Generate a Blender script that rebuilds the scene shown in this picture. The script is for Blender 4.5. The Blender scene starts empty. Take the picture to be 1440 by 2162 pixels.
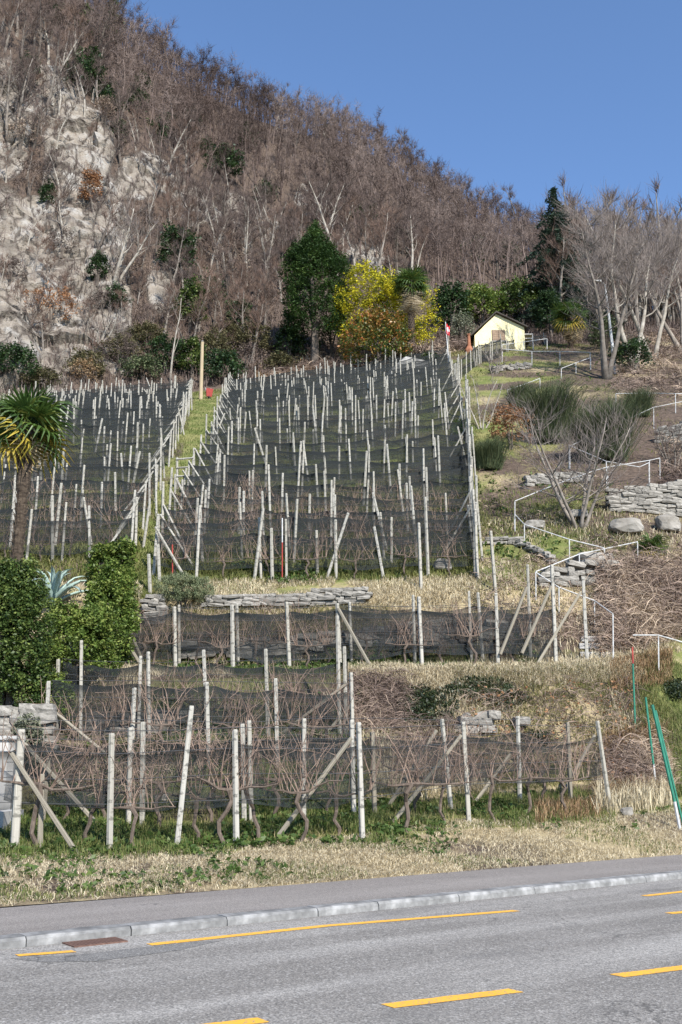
import bpy, bmesh, math, random
import numpy as np
from mathutils import Vector, Matrix, Quaternion
from mathutils.bvhtree import BVHTree

random.seed(7); np.random.seed(7)
RNG = np.random.RandomState(11)
SC = bpy.context.scene
COL = SC.collection

# ------------------------------------------------------------------ camera, sky, sun, exposure
F = 2102.0; PITCH = math.radians(14.6); CP, SP = math.cos(PITCH), math.sin(PITCH); EYE = 1.6
cam = bpy.data.cameras.new('camera'); cam_o = bpy.data.objects.new('camera', cam); COL.objects.link(cam_o)
cam.sensor_fit = 'VERTICAL'; cam.sensor_height = 36; cam.sensor_width = 24; cam.lens = 35.0
cam.clip_start = 0.1; cam.clip_end = 5000
cam_o.location = (0, 0, EYE); cam_o.rotation_euler = (math.radians(90) + PITCH, 0, 0)
SC.camera = cam_o
SUN_EL, SUN_AZ = 37.0, 153.0            # azimuth clockwise from +Y: behind the camera, to its right
world = bpy.data.worlds.new('World'); SC.world = world; world.use_nodes = True
nt = world.node_tree; nt.nodes.clear()
wo = nt.nodes.new('ShaderNodeOutputWorld'); bg = nt.nodes.new('ShaderNodeBackground'); sky = nt.nodes.new('ShaderNodeTexSky')
sky.sky_type = 'NISHITA'; sky.sun_disc = False
sky.sun_elevation = math.radians(SUN_EL); sky.sun_rotation = math.radians(SUN_AZ)
sky.altitude = 800; sky.air_density = 1.0; sky.dust_density = 0.1; sky.ozone_density = 5.0
bg.inputs['Strength'].default_value = 0.132
nt.links.new(sky.outputs[0], bg.inputs[0]); nt.links.new(bg.outputs[0], wo.inputs[0])
sl = bpy.data.lights.new('sun', 'SUN'); sl.energy = 4.4; sl.angle = math.radians(0.5); sl.color = (1.0, 0.955, 0.885)
so = bpy.data.objects.new('sun', sl); COL.objects.link(so)
sd = Vector((math.sin(math.radians(SUN_AZ)) * math.cos(math.radians(SUN_EL)), math.cos(math.radians(SUN_AZ)) * math.cos(math.radians(SUN_EL)), math.sin(math.radians(SUN_EL))))
so.rotation_euler = sd.to_track_quat('Z', 'Y').to_euler(); so.location = (20, -30, 60)
SC.view_settings.view_transform = 'Standard'; SC.view_settings.look = 'None'
SC.view_settings.exposure = 0.92; SC.view_settings.gamma = 1.0; SC.view_settings.use_curve_mapping = False
SC.render.engine = 'CYCLES'
SC.cycles.transparent_max_bounces = 40; SC.cycles.max_bounces = 6; SC.cycles.diffuse_bounces = 3

# ------------------------------------------------------------------ pixel <-> world helpers
def W(px, py, Y):
    v = (1081 - py) / F; t = Y / (CP - v * SP)
    return Vector(((px - 720) / F * t, Y, EYE + (SP + v * CP) * t))
def WZ(px, py, z):
    v = (1081 - py) / F; t = (z - EYE) / (SP + v * CP)
    return Vector(((px - 720) / F * t, t * (CP - v * SP), z))
def XC(px, Y, z):
    return (px - 720) / F * (Y * CP + (z - EYE) * SP)
def project(x, y, z):
    d = y * CP + (z - EYE) * SP
    return 720 + F * x / d, 1081 - F * (-y * SP + (z - EYE) * CP) / d
def mpp(p):                                   # metres per photo pixel at a point
    return (p[1] * CP + (p[2] - EYE) * SP) / F

# ------------------------------------------------------------------ numpy noise
def _hash(ix, iy, iz, s):
    h = (ix * 374761393 + iy * 668265263 + iz * 2147483647 + s * 974634777) & 0xFFFFFFFF
    h = ((h ^ (h >> 13)) * 1274126177) & 0xFFFFFFFF
    return ((h ^ (h >> 16)) & 0xFFFF) / 65535.0
def vnoise(x, y, z, s=0):
    x, y, z = (np.asarray(a, dtype=np.float64) for a in (x, y, z))
    fx, fy, fz = np.floor(x), np.floor(y), np.floor(z)
    ix, iy, iz = fx.astype(np.int64), fy.astype(np.int64), fz.astype(np.int64)
    tx, ty, tz = x - fx, y - fy, z - fz
    tx, ty, tz = (t * t * (3 - 2 * t) for t in (tx, ty, tz))
    r = 0
    for a in (0, 1):
        for b in (0, 1):
            for c in (0, 1):
                w = (tx if a else 1 - tx) * (ty if b else 1 - ty) * (tz if c else 1 - tz)
                r = r + w * _hash(ix + a, iy + b, iz + c, s)
    return r * 2 - 1
def fbm(x, y, z, s=0, o=4):
    r, a = 0, 1.0
    for i in range(o):
        r = r + a * vnoise(x, y, z, s + i); x, y, z, a = np.asarray(x) * 2.03, np.asarray(y) * 2.03, np.asarray(z) * 2.03, a * .5
    return r

# ------------------------------------------------------------------ materials
def new_mat(name):
    m = bpy.data.materials.new(name); m.use_nodes = True
    n = m.node_tree.nodes; n.clear()
    out = n.new('ShaderNodeOutputMaterial'); p = n.new('ShaderNodeBsdfPrincipled')
    m.node_tree.links.new(p.outputs[0], out.inputs[0])
    return m, m.node_tree, p, out
def rgb(c): return (c[0], c[1], c[2], 1)
def noise_node(t, scale, detail=4, coord='Object', rough=.55, stretch=None):
    tc = t.nodes.new('ShaderNodeTexCoord'); nz = t.nodes.new('ShaderNodeTexNoise')
    nz.inputs['Scale'].default_value = scale; nz.inputs['Detail'].default_value = detail; nz.inputs['Roughness'].default_value = rough
    if stretch:
        mp = t.nodes.new('ShaderNodeMapping'); mp.inputs['Scale'].default_value = stretch
        t.links.new(tc.outputs[coord], mp.inputs[0]); t.links.new(mp.outputs[0], nz.inputs[0])
    else:
        t.links.new(tc.outputs[coord], nz.inputs[0])
    return nz
def ramp(t, src, stops):
    r = t.nodes.new('ShaderNodeValToRGB'); e = r.color_ramp.elements
    while len(e) < len(stops): e.new(.5)
    for q, (p, c) in zip(e, stops): q.position = p; q.color = rgb(c)
    t.links.new(src, r.inputs[0]); return r
def mixc(t, fac, a, b, mode='MIX'):
    m = t.nodes.new('ShaderNodeMix'); m.data_type = 'RGBA'; m.blend_type = mode
    for s, v in ((m.inputs[0], fac), (m.inputs[6], a), (m.inputs[7], b)):
        if isinstance(v, (int, float)): s.default_value = v
        elif isinstance(v, tuple): s.default_value = rgb(v)
        else: t.links.new(v, s)
    return m.outputs[2]
def math_n(t, op, a, b=None, clamp=False):
    m = t.nodes.new('ShaderNodeMath'); m.operation = op; m.use_clamp = clamp
    for i, v in enumerate((a, b)):
        if v is None: continue
        if isinstance(v, (int, float)): m.inputs[i].default_value = v
        else: t.links.new(v, m.inputs[i])
    return m.outputs[0]
def bump(t, p, src, strength=.4, dist=.02):
    b = t.nodes.new('ShaderNodeBump'); b.inputs['Strength'].default_value = strength; b.inputs['Distance'].default_value = dist
    t.links.new(src, b.inputs['Height']); t.links.new(b.outputs[0], p.inputs['Normal']); return b
def simple(name, stops, scale=8, rough=.8, bumpd=0.0, detail=5, coord='Object', stretch=None, bscale=None, rnd=0.0):
    m, t, p, o = new_mat(name)
    nz = noise_node(t, scale, detail, coord, stretch=stretch)
    n = len(stops); c = ramp(t, nz.outputs[0], [(.3 + .4 * i / max(1, n - 1), s) for i, s in enumerate(stops)]).outputs[0]
    if rnd:
        oi = t.nodes.new('ShaderNodeObjectInfo')
        hv = t.nodes.new('ShaderNodeHueSaturation'); t.links.new(c, hv.inputs['Color'])
        t.links.new(math_n(t, 'ADD', math_n(t, 'MULTIPLY', oi.outputs['Random'], 2 * rnd), 1 - rnd), hv.inputs['Value']); c = hv.outputs[0]
    t.links.new(c, p.inputs['Base Color'])
    p.inputs['Roughness'].default_value = rough
    p.inputs['Specular IOR Level'].default_value = .25
    if bumpd:
        bn = noise_node(t, bscale or scale * 4, 5, coord, stretch=stretch); bump(t, p, bn.outputs[0], .7, bumpd)
    return m
def leaf_mat(name, stops, rough=.5, spec=.3, trans=.25, rnd=.12):
    """leaves: colour by the per-leaf 'tint' attribute"""
    m, t, p, o = new_mat(name)
    a = t.nodes.new('ShaderNodeAttribute'); a.attribute_name = 'tint'
    n = len(stops); c = ramp(t, a.outputs['Fac'], [(i / (n - 1), s) for i, s in enumerate(stops)]).outputs[0]
    if rnd:
        oi = t.nodes.new('ShaderNodeObjectInfo'); hv = t.nodes.new('ShaderNodeHueSaturation'); t.links.new(c, hv.inputs['Color'])
        t.links.new(math_n(t, 'ADD', math_n(t, 'MULTIPLY', oi.outputs['Random'], 2 * rnd), 1 - rnd), hv.inputs['Value']); c = hv.outputs[0]
    t.links.new(c, p.inputs['Base Color']); p.inputs['Roughness'].default_value = rough; p.inputs['Specular IOR Level'].default_value = spec
    if trans:
        tr = t.nodes.new('ShaderNodeBsdfTranslucent'); t.links.new(c, tr.inputs['Color'])
        mx = t.nodes.new('ShaderNodeMixShader'); mx.inputs[0].default_value = trans
        t.links.new(p.outputs[0], mx.inputs[1]); t.links.new(tr.outputs[0], mx.inputs[2]); t.links.new(mx.outputs[0], o.inputs[0])
    return m

M = {}
M['post'] = simple('weathered_post', [(.32, .30, .26), (.46, .44, .39), (.56, .54, .48)], 3, .85, .004, stretch=(6, 6, 1), rnd=.14)
def post_material():
    m, t, p, o = new_mat('weathered_post')
    n1 = noise_node(t, 3, 5, stretch=(6, 6, 1)); n2 = noise_node(t, 2.0, 5, stretch=(.3, .3, 13)); oi = t.nodes.new('ShaderNodeObjectInfo')
    c = ramp(t, n1.outputs[0], [(.3, (.22, .205, .175)), (.5, (.36, .34, .295)), (.7, (.48, .46, .41))]).outputs[0]
    c = mixc(t, ramp(t, n2.outputs[0], [(.53, (0, 0, 0)), (.62, (1, 1, 1))]).outputs[0], c, (.13, .125, .11))
    c = mixc(t, math_n(t, 'MULTIPLY', oi.outputs['Random'], .45), c, (.24, .22, .17))
    t.links.new(c, p.inputs['Base Color']); p.inputs['Roughness'].default_value = .9; bump(t, p, n1.outputs[0], .5, .004); return m
M['post'] = post_material()
M['wood_post'] = simple('old_wood_post', [(.13, .115, .09), (.23, .205, .16), (.32, .285, .22)], 3, .9, .006, stretch=(8, 8, .6), rnd=.12)
M['pole_wood'] = simple('pole_wood', [(.30, .235, .15), (.42, .335, .22)], 4, .8, .003, stretch=(5, 5, .4))
M['wire'] = simple('wire', [(.06, .06, .065), (.12, .12, .12)], 20, .5)
M['white_metal'] = simple('white_painted_metal', [(.30, .29, .275), (.48, .475, .46), (.57, .57, .56)], 7, .45)
M['vine_bark'] = simple('vine_bark', [(.07, .052, .04), (.16, .125, .1)], 12, .95, .01, stretch=(3, 3, .7))
M['cane'] = simple('vine_cane', [(.15, .10, .075), (.28, .205, .16)], 6, .8)
M['bark_grey'] = simple('bark_grey', [(.10, .085, .072), (.18, .155, .13), (.26, .23, .20)], 2.2, .95, .02, rnd=.25)
M['bark_dark'] = simple('bark_dark', [(.06, .05, .042), (.14, .115, .095)], 3, .95, .02, rnd=.2)
M['bark_pale'] = simple('bark_pale', [(.17, .145, .115), (.28, .25, .21), (.38, .35, .305)], 2, .9, .01, rnd=.15)
M['twig'] = simple('twig', [(.065, .047, .040), (.145, .108, .093)], 1.5, .9, rnd=.25)
M['twig_warm'] = simple('twig_warm', [(.095, .060, .044), (.18, .122, .095)], 1.5, .9, rnd=.22)
M['twig_grey'] = simple('twig_grey', [(.14, .115, .102), (.22, .185, .165)], 1.5, .9, rnd=.15)
M['stone'] = simple('wall_stone', [(.10, .095, .085), (.21, .195, .17), (.31, .29, .26)], 5, .9, .01, rnd=.25)
M['earth_core'] = simple('wall_core', [(.07, .06, .05), (.13, .11, .09)], 5, .95)
M['granite'] = simple('kerb_granite', [(.12, .118, .113), (.20, .197, .19), (.31, .305, .295)], 7, .7, .004, detail=9, rnd=.08, bscale=40)
M['plaster'] = simple('yellow_plaster', [(.72, .63, .36), (.79, .70, .43)], 1.2, .9)
M['white_wall'] = simple('white_render', [(.36, .34, .31), (.46, .44, .41)], 1.5, .9, .004)
M['concrete'] = simple('concrete', [(.30, .29, .275), (.42, .41, .39)], 2.2, .9, .006)
M['roof'] = simple('roof_sheet', [(.035, .028, .024), (.06, .048, .04)], 3, .7)
M['brown_wood'] = simple('brown_shutter', [(.22, .15, .10), (.32, .23, .155)], 4, .7)
M['terracotta'] = simple('terracotta', [(.22, .09, .05), (.32, .14, .08)], 4, .85)
M['red_paint'] = simple('red_paint', [(.24, .035, .03), (.34, .055, .04)], 4, .5)
M['green_paint'] = simple('green_paint', [(.02, .13, .085), (.035, .2, .13)], 4, .45)
M['galv'] = simple('galvanised', [(.35, .36, .36), (.5, .5, .5)], 6, .45)
M['rust'] = simple('rusty_iron', [(.09, .05, .038), (.17, .10, .075)], 25, .8, .002)
M['pit_shade'] = simple('painted_pit_shade', [(.012, .012, .012), (.02, .02, .02)], 5, .9)  # near-black colour painting the shade inside the drain
M['tyre'] = simple('rubber', [(.02, .02, .02), (.035, .035, .035)], 9, .8)
M['flag_red'] = simple('flag_red', [(.52, .02, .03), (.6, .04, .04)], 3, .8)
M['flag_white'] = simple('flag_white', [(.75, .75, .75), (.8, .8, .8)], 3, .8)
M['palm_trunk'] = simple('palm_fibre', [(.025, .019, .014), (.06, .044, .032), (.11, .085, .06)], 7, .95, .03, stretch=(1, 1, 2.5))
M['agave'] = simple('agave_leaf', [(.19, .27, .24), (.32, .41, .36)], 2, .5)
M['agave_edge'] = M['agave']
# leaves
M['lf_conifer'] = leaf_mat('conifer_leaf', [(.016, .036, .010), (.045, .088, .02), (.11, .165, .04)], .6, .2)
M['lf_dark'] = leaf_mat('evergreen_leaf', [(.012, .026, .012), (.03, .06, .02), (.06, .10, .03)], .5, .3)
M['lf_laurel'] = leaf_mat('laurel_leaf', [(.018, .036, .010), (.055, .09, .02), (.16, .20, .05)], .5, .3)
M['lf_hedge'] = leaf_mat('hedge_leaf', [(.045, .075, .016), (.11, .165, .03), (.25, .28, .075)], .5, .3)
M['lf_mimosa'] = leaf_mat('mimosa_blossom', [(.05, .085, .02), (.34, .33, .028), (.66, .56, .035)], .8, .1)
M['lf_photinia'] = leaf_mat('photinia_leaf', [(.035, .065, .015), (.10, .13, .028), (.30, .17, .04), (.40, .13, .05)], .4, .4)
M['lf_copper'] = leaf_mat('dry_leaf', [(.16, .075, .035), (.31, .16, .08), (.43, .25, .14)], .8, .1)
M['lf_broom'] = leaf_mat('broom_stem', [(.045, .065, .03), (.09, .115, .055), (.16, .175, .09)], .7, .2)
M['lf_rosemary'] = leaf_mat('rosemary_leaf', [(.08, .105, .055), (.16, .19, .10), (.28, .28, .16)], .7, .2)
M['lf_spruce'] = leaf_mat('spruce_needle', [(.016, .03, .02), (.03, .052, .034), (.05, .08, .05)], .6, .2)
M['lf_olive'] = leaf_mat('grey_leaf', [(.12, .13, .085), (.2, .21, .14), (.3, .3, .22)], .6, .2)
M['lf_palm'] = leaf_mat('palm_leaf', [(.025, .055, .014), (.07, .12, .025), (.28, .26, .06)], .4, .4, .3)
M['lf_palmdry'] = leaf_mat('palm_dry_leaf', [(.20, .14, .08), (.34, .27, .17), (.46, .40, .30)], .8, .1, .2)
M['lf_palmyel'] = leaf_mat('palm_yellow_leaf', [(.22, .15, .02), (.45, .34, .05), (.30, .30, .06)], .5, .3, .3)
M['lf_ivy'] = leaf_mat('ivy_leaf', [(.012, .022, .010), (.03, .045, .016), (.07, .085, .035)], .4, .4)
M['gr_dry'] = leaf_mat('dry_grass', [(.26, .205, .125), (.50, .42, .275), (.70, .62, .45)], .8, .1, .2, 0)
M['gr_green'] = leaf_mat('green_grass', [(.05, .075, .018), (.11, .145, .038), (.24, .235, .09)], .6, .2, .3, 0)
M['gr_mid'] = leaf_mat('rough_grass', [(.09, .11, .03), (.20, .19, .07), (.40, .33, .18)], .7, .1, .25, 0)
M['weed'] = leaf_mat('weed_leaf', [(.03, .06, .014), (.065, .11, .024), (.13, .17, .045)], .5, .3, .3, 0)
M['brush'] = leaf_mat('brush_stem', [(.05, .037, .032), (.115, .086, .074), (.21, .165, .14)], .9, .1, 0, .1)
M['brush_red'] = leaf_mat('bramble_stem', [(.11, .08, .068), (.27, .20, .16), (.46, .36, .26)], .9, .1, 0, .1)
M['bracken'] = leaf_mat('bracken', [(.14, .08, .04), (.29, .185, .10), (.45, .33, .20)], .9, .1, .1, .1)

def net_material():
    m, t, p, o = new_mat('bird_net')
    a = t.nodes.new('ShaderNodeAttribute'); a.attribute_name = 'tint'
    nz = noise_node(t, 1.3, 4)
    f = math_n(t, 'ADD', a.outputs['Fac'], math_n(t, 'MULTIPLY', math_n(t, 'SUBTRACT', nz.outputs[0], .5), .9), True)
    p.inputs['Base Color'].default_value = (.014, .017, .018, 1); p.inputs['Roughness'].default_value = .8; p.inputs['Specular IOR Level'].default_value = .24
    tr = t.nodes.new('ShaderNodeBsdfTransparent'); mx = t.nodes.new('ShaderNodeMixShader')
    t.links.new(f, mx.inputs[0]); t.links.new(tr.outputs[0], mx.inputs[1]); t.links.new(p.outputs[0], mx.inputs[2]); t.links.new(mx.outputs[0], o.inputs[0])
    return m
M['net'] = net_material()

# ------------------------------------------------------------------ mesh builders
def mesh_np(name, verts, faces, mat=None, tint=None, smooth=False):
    """faces: (M,3) or (M,4) int array; tint: one float per vertex"""
    verts = np.asarray(verts, dtype=np.float32); faces = np.asarray(faces, dtype=np.int32)
    me = bpy.data.meshes.new(name); k = faces.shape[1]
    me.vertices.add(len(verts)); me.vertices.foreach_set('co', verts.ravel())
    me.loops.add(faces.size); me.loops.foreach_set('vertex_index', faces.ravel())
    me.polygons.add(len(faces)); me.polygons.foreach_set('loop_start', np.arange(0, faces.size, k, dtype=np.int32))
    if smooth: me.polygons.foreach_set('use_smooth', np.ones(len(faces), dtype=bool))
    me.update(calc_edges=True)
    if tint is not None:
        at = me.attributes.new('tint', 'FLOAT', 'POINT'); at.data.foreach_set('value', np.asarray(tint, dtype=np.float32))
    if mat: me.materials.append(mat)
    return me

class MB:
    """collects tubes and boxes for one mesh"""
    def __init__(s): s.v = []; s.f = []
    def tube(s, pts, radii, n=5, cap=True):
        pts = [Vector(p) for p in pts]; base = len(s.v); ref = Vector((0, 0, 1)); prev = None
        for i, p in enumerate(pts):
            d = (pts[min(i + 1, len(pts) - 1)] - pts[max(i - 1, 0)])
            if d.length < 1e-9: d = Vector((0, 0, 1))
            d.normalize()
            if prev is None:
                a = d.cross(ref if abs(d.z) < .95 else Vector((1, 0, 0))).normalized()
            else:
                a = (prev - d * prev.dot(d));
                a = a.normalized() if a.length > 1e-6 else d.cross(ref).normalized()
            prev = a; b = d.cross(a)
            for k in range(n):
                t = 2 * math.pi * k / n
                s.v.append(p + (a * math.cos(t) + b * math.sin(t)) * radii[i])
        for i in range(len(pts) - 1):
            for k in range(n):
                q = base + i * n; s.f.append((q + k, q + (k + 1) % n, q + n + (k + 1) % n, q + n + k))
        if cap:
            s.f.append(tuple(base + k for k in reversed(range(n)))); q = base + (len(pts) - 1) * n
            s.f.append(tuple(q + k for k in range(n)))
        return s
    def box(s, lo, hi, mat=None):
        b = len(s.v)
        for z in (lo[2], hi[2]):
            for x, y in ((lo[0], lo[1]), (hi[0], lo[1]), (hi[0], hi[1]), (lo[0], hi[1])):
                v = Vector((x, y, z)); s.v.append(mat @ v if mat else v)
        for q in ((3, 2, 1, 0), (4, 5, 6, 7), (0, 1, 5, 4), (1, 2, 6, 5), (2, 3, 7, 6), (3, 0, 4, 7)): s.f.append(tuple(b + i for i in q))
        return s
    def poly(s, pts, thick):
        """prism from a planar polygon extruded by vector"""
        b = len(s.v); n = len(pts); th = Vector(thick)
        s.v += [Vector(p) for p in pts] + [Vector(p) + th for p in pts]
        s.f.append(tuple(b + i for i in reversed(range(n)))); s.f.append(tuple(b + n + i for i in range(n)))
        for i in range(n): s.f.append((b + i, b + (i + 1) % n, b + n + (i + 1) % n, b + n + i))
        return s
    def mesh(s, name, mat, smooth=False):
        me = bpy.data.meshes.new(name); me.from_pydata([tuple(v) for v in s.v], [], s.f); me.update()
        if smooth: me.polygons.foreach_set('use_smooth', np.ones(len(me.polygons), dtype=bool))
        me.materials.append(mat); return me

def link(name, mesh, parent=None, mw=None):
    o = bpy.data.objects.new(name, mesh); COL.objects.link(o)
    if parent is not None:
        o.parent = parent
        o.matrix_local = (WM[parent.name].inverted() @ mw) if mw is not None else Matrix.Identity(4)
        WM[o.name] = WM[parent.name] @ o.matrix_local
    else:
        if mw is not None: o.matrix_world = mw
        WM[o.name] = mw.copy() if mw is not None else Matrix.Identity(4)
    return o
WM = {}
def tag(o, label, cat, group=None, kind=None):
    if label: o['label'] = label
    if cat: o['category'] = cat
    if group: o['group'] = group
    if kind: o['kind'] = kind
    return o
def thing(name, label, cat, loc=(0, 0, 0), rz=0, group=None, scale=1):
    o = bpy.data.objects.new(name, None); COL.objects.link(o); o.empty_display_size = .2
    mw = Matrix.Translation(Vector(loc)) @ Matrix.Rotation(rz, 4, 'Z') @ Matrix.Scale(scale, 4)
    o.matrix_world = mw; WM[o.name] = mw
    return tag(o, label, cat, group)
def obj(name, mb, mat, parent, smooth=False):
    """mb in the parent's local space"""
    return link(name, mb.mesh(name, mat, smooth) if isinstance(mb, MB) else mb, parent)
def wobj(name, mb, mat, parent, smooth=False):
    """mb in world space under a parent"""
    return link(name, mb.mesh(name, mat, smooth) if isinstance(mb, MB) else mb, parent, Matrix.Identity(4))
def struct(name, me, label=None):
    o = link(name, me); o['kind'] = 'structure'
    if label: o['label'] = label
    return o
def stuff(name, me, label=None):
    o = link(name, me); o['kind'] = 'stuff'
    if label: o['label'] = label
    return o

# ------------------------------------------------------------------ terrain: a loft through surveyed contour lines
C = np.array([-700, 0, 250, 500, 765, 1000, 1290, 1440, 2100], float)
L = []
l0 = [WZ(px, 1915 - 110 / 1440 * px, .08) for px in C]; L.append([(p.y, p.z) for p in l0])
L.append([(16.0, .4), (16.2, .4), (16.2, .38), (16.5, .42), (17.5, .5), (20, .62), (22.8, .75), (24.3, .85), (31, 1.2)])
L.append([(19, .8), (19, .8), (19, .75), (19.2, .75), (20.5, .8), (23.2, .95), (25.3, 1.1), (26.8, 1.3), (34, 1.8)])
L.append([(21.3, 1.6), (21.3, 1.6), (21.4, 1.6), (21.8, 1.62), (23, 1.7), (25.4, 1.6), (26.6, 1.9), (28, 2.5), (36, 3.5)])
L.append([(25.2, 2.65), (25.2, 2.65), (25.2, 2.65), (25.3, 2.65), (25.8, 2.75), (26.8, 3.2), (27.9, 3.5), (30, 3.9), (38, 5)])
L.append([(26.4, 4.05), (26.4, 4.05), (26.4, 4.05), (26.5, 4.05), (27.2, 4.15), (28, 4.25), (29.2, 4.4), (32, 5.1), (40, 7)])
L.append([(30.4, 4.6), (30.4, 4.6), (30.4, 4.6), (30.4, 4.6), (30.5, 4.7), (30.8, 4.8), (31.5, 5.1), (33.5, 6.0), (42, 8)])
L.append([(31.8, 7.0), (31.8, 7.0), (31.8, 7.0), (31.8, 7.0), (31.9, 7.1), (32.5, 7.3), (34, 7.8), (36, 8.4), (45, 11)])
L.append([(36.5, 9.66), (36.5, 9.66), (36.5, 9.66), (36.5, 9.66), (36.5, 9.66), (36.7, 9.7), (38, 10.4), (40, 11.2), (49, 14)])
L.append([(43, 13), (43, 13), (43, 13), (43, 13), (43, 13), (43.5, 13.4), (45, 14.3), (47, 15.5), (55, 18)])
L.append([(59, 22.0), (59, 22.0), (60, 22.4), (61, 23), (62, 23.5), (64, 25.8), (64, 26), (66, 27), (70, 28)])
L.append([(74, 29), (74, 29), (78, 31.1), (84, 34.6), (88, 37.8), (92, 42.2), (92, 42.2), (98, 46), (105, 50)])
L.append([(77, 30.2), (77, 30.2), (83.5, 33.4), (92, 39.3), (96, 42.4), (98, 45.3), (100, 47), (108, 51.5), (115, 56)])
L.append([(93, 54), (95, 53.2), (102, 57), (113, 60.5), (118, 61.6), (122, 62.5), (113, 55.3), (120, 57.9), (130, 62)])
L.append([(114, 100), (116, 94), (124, 89), (138, 88), (147, 90), (168, 94), (150, 74.5), (155, 77), (165, 80)])
L.append([(170, 215), (172, 186), (180, 151), (190, 143), (205, 143.5), (222, 134), (190, 96), (185, 92), (190, 95)])
L.append([(230, 215), (232, 180), (240, 150), (255, 140), (270, 130), (290, 115), (250, 80), (250, 75), (250, 75)])
SUB = [10, 8, 8, 8, 9, 9, 9, 12, 16, 26, 30, 8, 84, 84, 60, 6]
PXG = np.arange(-700, 2101, 7.0)
LY = np.array([[q[0] for q in l] for l in L]); LZ = np.array([[q[1] for q in l] for l in L])
def cols(a):
    r = np.array([np.interp(PXG, C, row) for row in a])
    k = np.hanning(31); k /= k.sum()
    return np.array([np.convolve(np.pad(row, 15, 'edge'), k, 'valid') for row in r])
LYf, LZf = cols(LY), cols(LZ)
LYf[0], LZf[0] = np.array([WZ(p, 1915 - 110 / 1440 * p, .08).y for p in PXG]), .08
KS = [0.0]
for i, n in enumerate(SUB): KS += [i + (j + 1) / n for j in range(n)]
KS = np.array(KS); NR, NC = len(KS), len(PXG)
ki = np.minimum(KS.astype(int), len(L) - 2); kt = (KS - ki)[:, None]
# terraces: ease so lips and feet round off a little
kt2 = np.where((KS[:, None] < 7.5), kt, kt)
GY = LYf[ki] * (1 - kt2) + LYf[ki + 1] * kt2; GZ = LZf[ki] * (1 - kt2) + LZf[ki + 1] * kt2
def smooth_rows(a, half, lo):
    out = a.copy(); w = np.hanning(2 * half + 3)[1:-1]; w /= w.sum()
    for i in range(NR):
        if KS[i] <= lo: continue
        idx = np.clip(np.arange(i - half, i + half + 1), 0, NR - 1); out[i] = (a[idx] * w[:, None]).sum(0)
    return out
GYs, GZs = smooth_rows(GY, 5, 7.3), smooth_rows(GZ, 5, 7.3); GY, GZ = GYs, GZs
GX = (PXG[None, :] - 720) / F * (GY * CP + (GZ - EYE) * SP)
PX0, PY0 = project(GX, GY, GZ)

def blob(cx, cy, rx, ry, soft=.45):
    d = np.sqrt(((PX0 - cx) / rx) ** 2 + ((PY0 - cy) / ry) ** 2)
    return np.clip((1.0 - d) / soft, 0, 1)
rock = np.zeros_like(GX)
for b in [(0, 540, 120, 190), (70, 600, 140, 150), (60, 780, 90, 130), (140, 660, 120, 140), (20, 250, 60, 130), (165, 350, 85, 130), (150, 300, 70, 60), (60, 470, 110, 80), (225, 640, 70, 110),
          (205, 480, 80, 130), (255, 720, 50, 60), (100, 790, 60, 70), (110, 210, 70, 60)]:
    rock = np.maximum(rock, blob(*b, .35))
for b in [(310, 390, 90, 60), (400, 440, 90, 55), (500, 440, 80, 50), (600, 470, 50, 45), (450, 600, 50, 45), (340, 620, 50, 60), (770, 540, 50, 36), (640, 430, 25, 36)]:
    rock = np.maximum(rock, .78 * blob(*b, .5))
if True:
    pass
rn = fbm(GX * .09, GY * .09, GZ * .09, 5, 4)
rock = np.clip(rock * 1.3 + rn * .5 - .14, 0, 1) * (KS[:, None] > 11.7) * np.clip(1.6 - np.abs(PX0 - 250) / 600, 0, 1)
green = np.zeros_like(GX); dry = np.zeros_like(GX); dirt = np.zeros_like(GX)
k = KS[:, None] + 0 * GX
gn = fbm(GX * .35, GY * .35, GZ * .35, 9, 4)
green = np.where((k > 7) & (k < 11.6), .55 + .3 * gn, 0.0)
path = np.zeros_like(GX)
pe = [(1310, 270, 315), (1235, 280, 320), (1150, 300, 345), (1060, 350, 395), (985, 380, 430), (940, 392, 450), (850, 410, 470), (820, 418, 480)]
pya = np.array([e[0] for e in pe][::-1]); pl = np.interp(PY0, pya, [e[1] for e in pe][::-1]); pr = np.interp(PY0, pya, [e[2] for e in pe][::-1])
path = np.clip((PX0 - pl + 6) / 8, 0, 1) * np.clip((pr + 6 - PX0) / 8, 0, 1) * ((PY0 > 835) & (PY0 < 1320) & (k < 11.9))
green = np.maximum(green, path)
vine_lane = ((k > 7.2) & (k < 11.3) & (PX0 < 990) & (path < .5))
dirt = np.where(vine_lane, np.clip(.1 + .5 * fbm(GX * .5, GY * .5, GZ * .5, 21, 3), 0, 1), 0)
green = np.where(vine_lane, np.clip(.75 + .5 * gn, 0, 1), green)
dry = np.where(k < 1.0, np.clip(.75 + .5 * gn, 0, 1), dry)
green = np.where((k >= .85) & (k < 2.0), np.clip(.85 + .3 * gn, 0, 1), green)
green = np.where((k >= 2.0) & (k < 5.0) & (PX0 < 770), np.clip(.5 + .5 * gn, 0, 1), green)
dry = np.where((k >= 2.2) & (k < 5.0) & (PX0 > 740), .5 + .5 * gn, dry)
dry = np.where((k >= 4.8) & (k < 5.6) & (PX0 > 720), np.clip(1.0 + .3 * gn, 0, 1), dry)
green = np.where((k >= 5.3) & (k < 6.2), np.clip(.6 + .4 * gn, 0, 1), green)
dry = np.where((k >= 6.6) & (k < 7.3), np.clip(.8 + .4 * gn, 0, 1), dry)
dry = np.where((k > 7.3) & (k < 11.5) & (PX0 > 990), np.clip(.3 + .6 * fbm(GX * .3, GY * .3, GZ * .3, 31, 3), 0, 1), dry)
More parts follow.
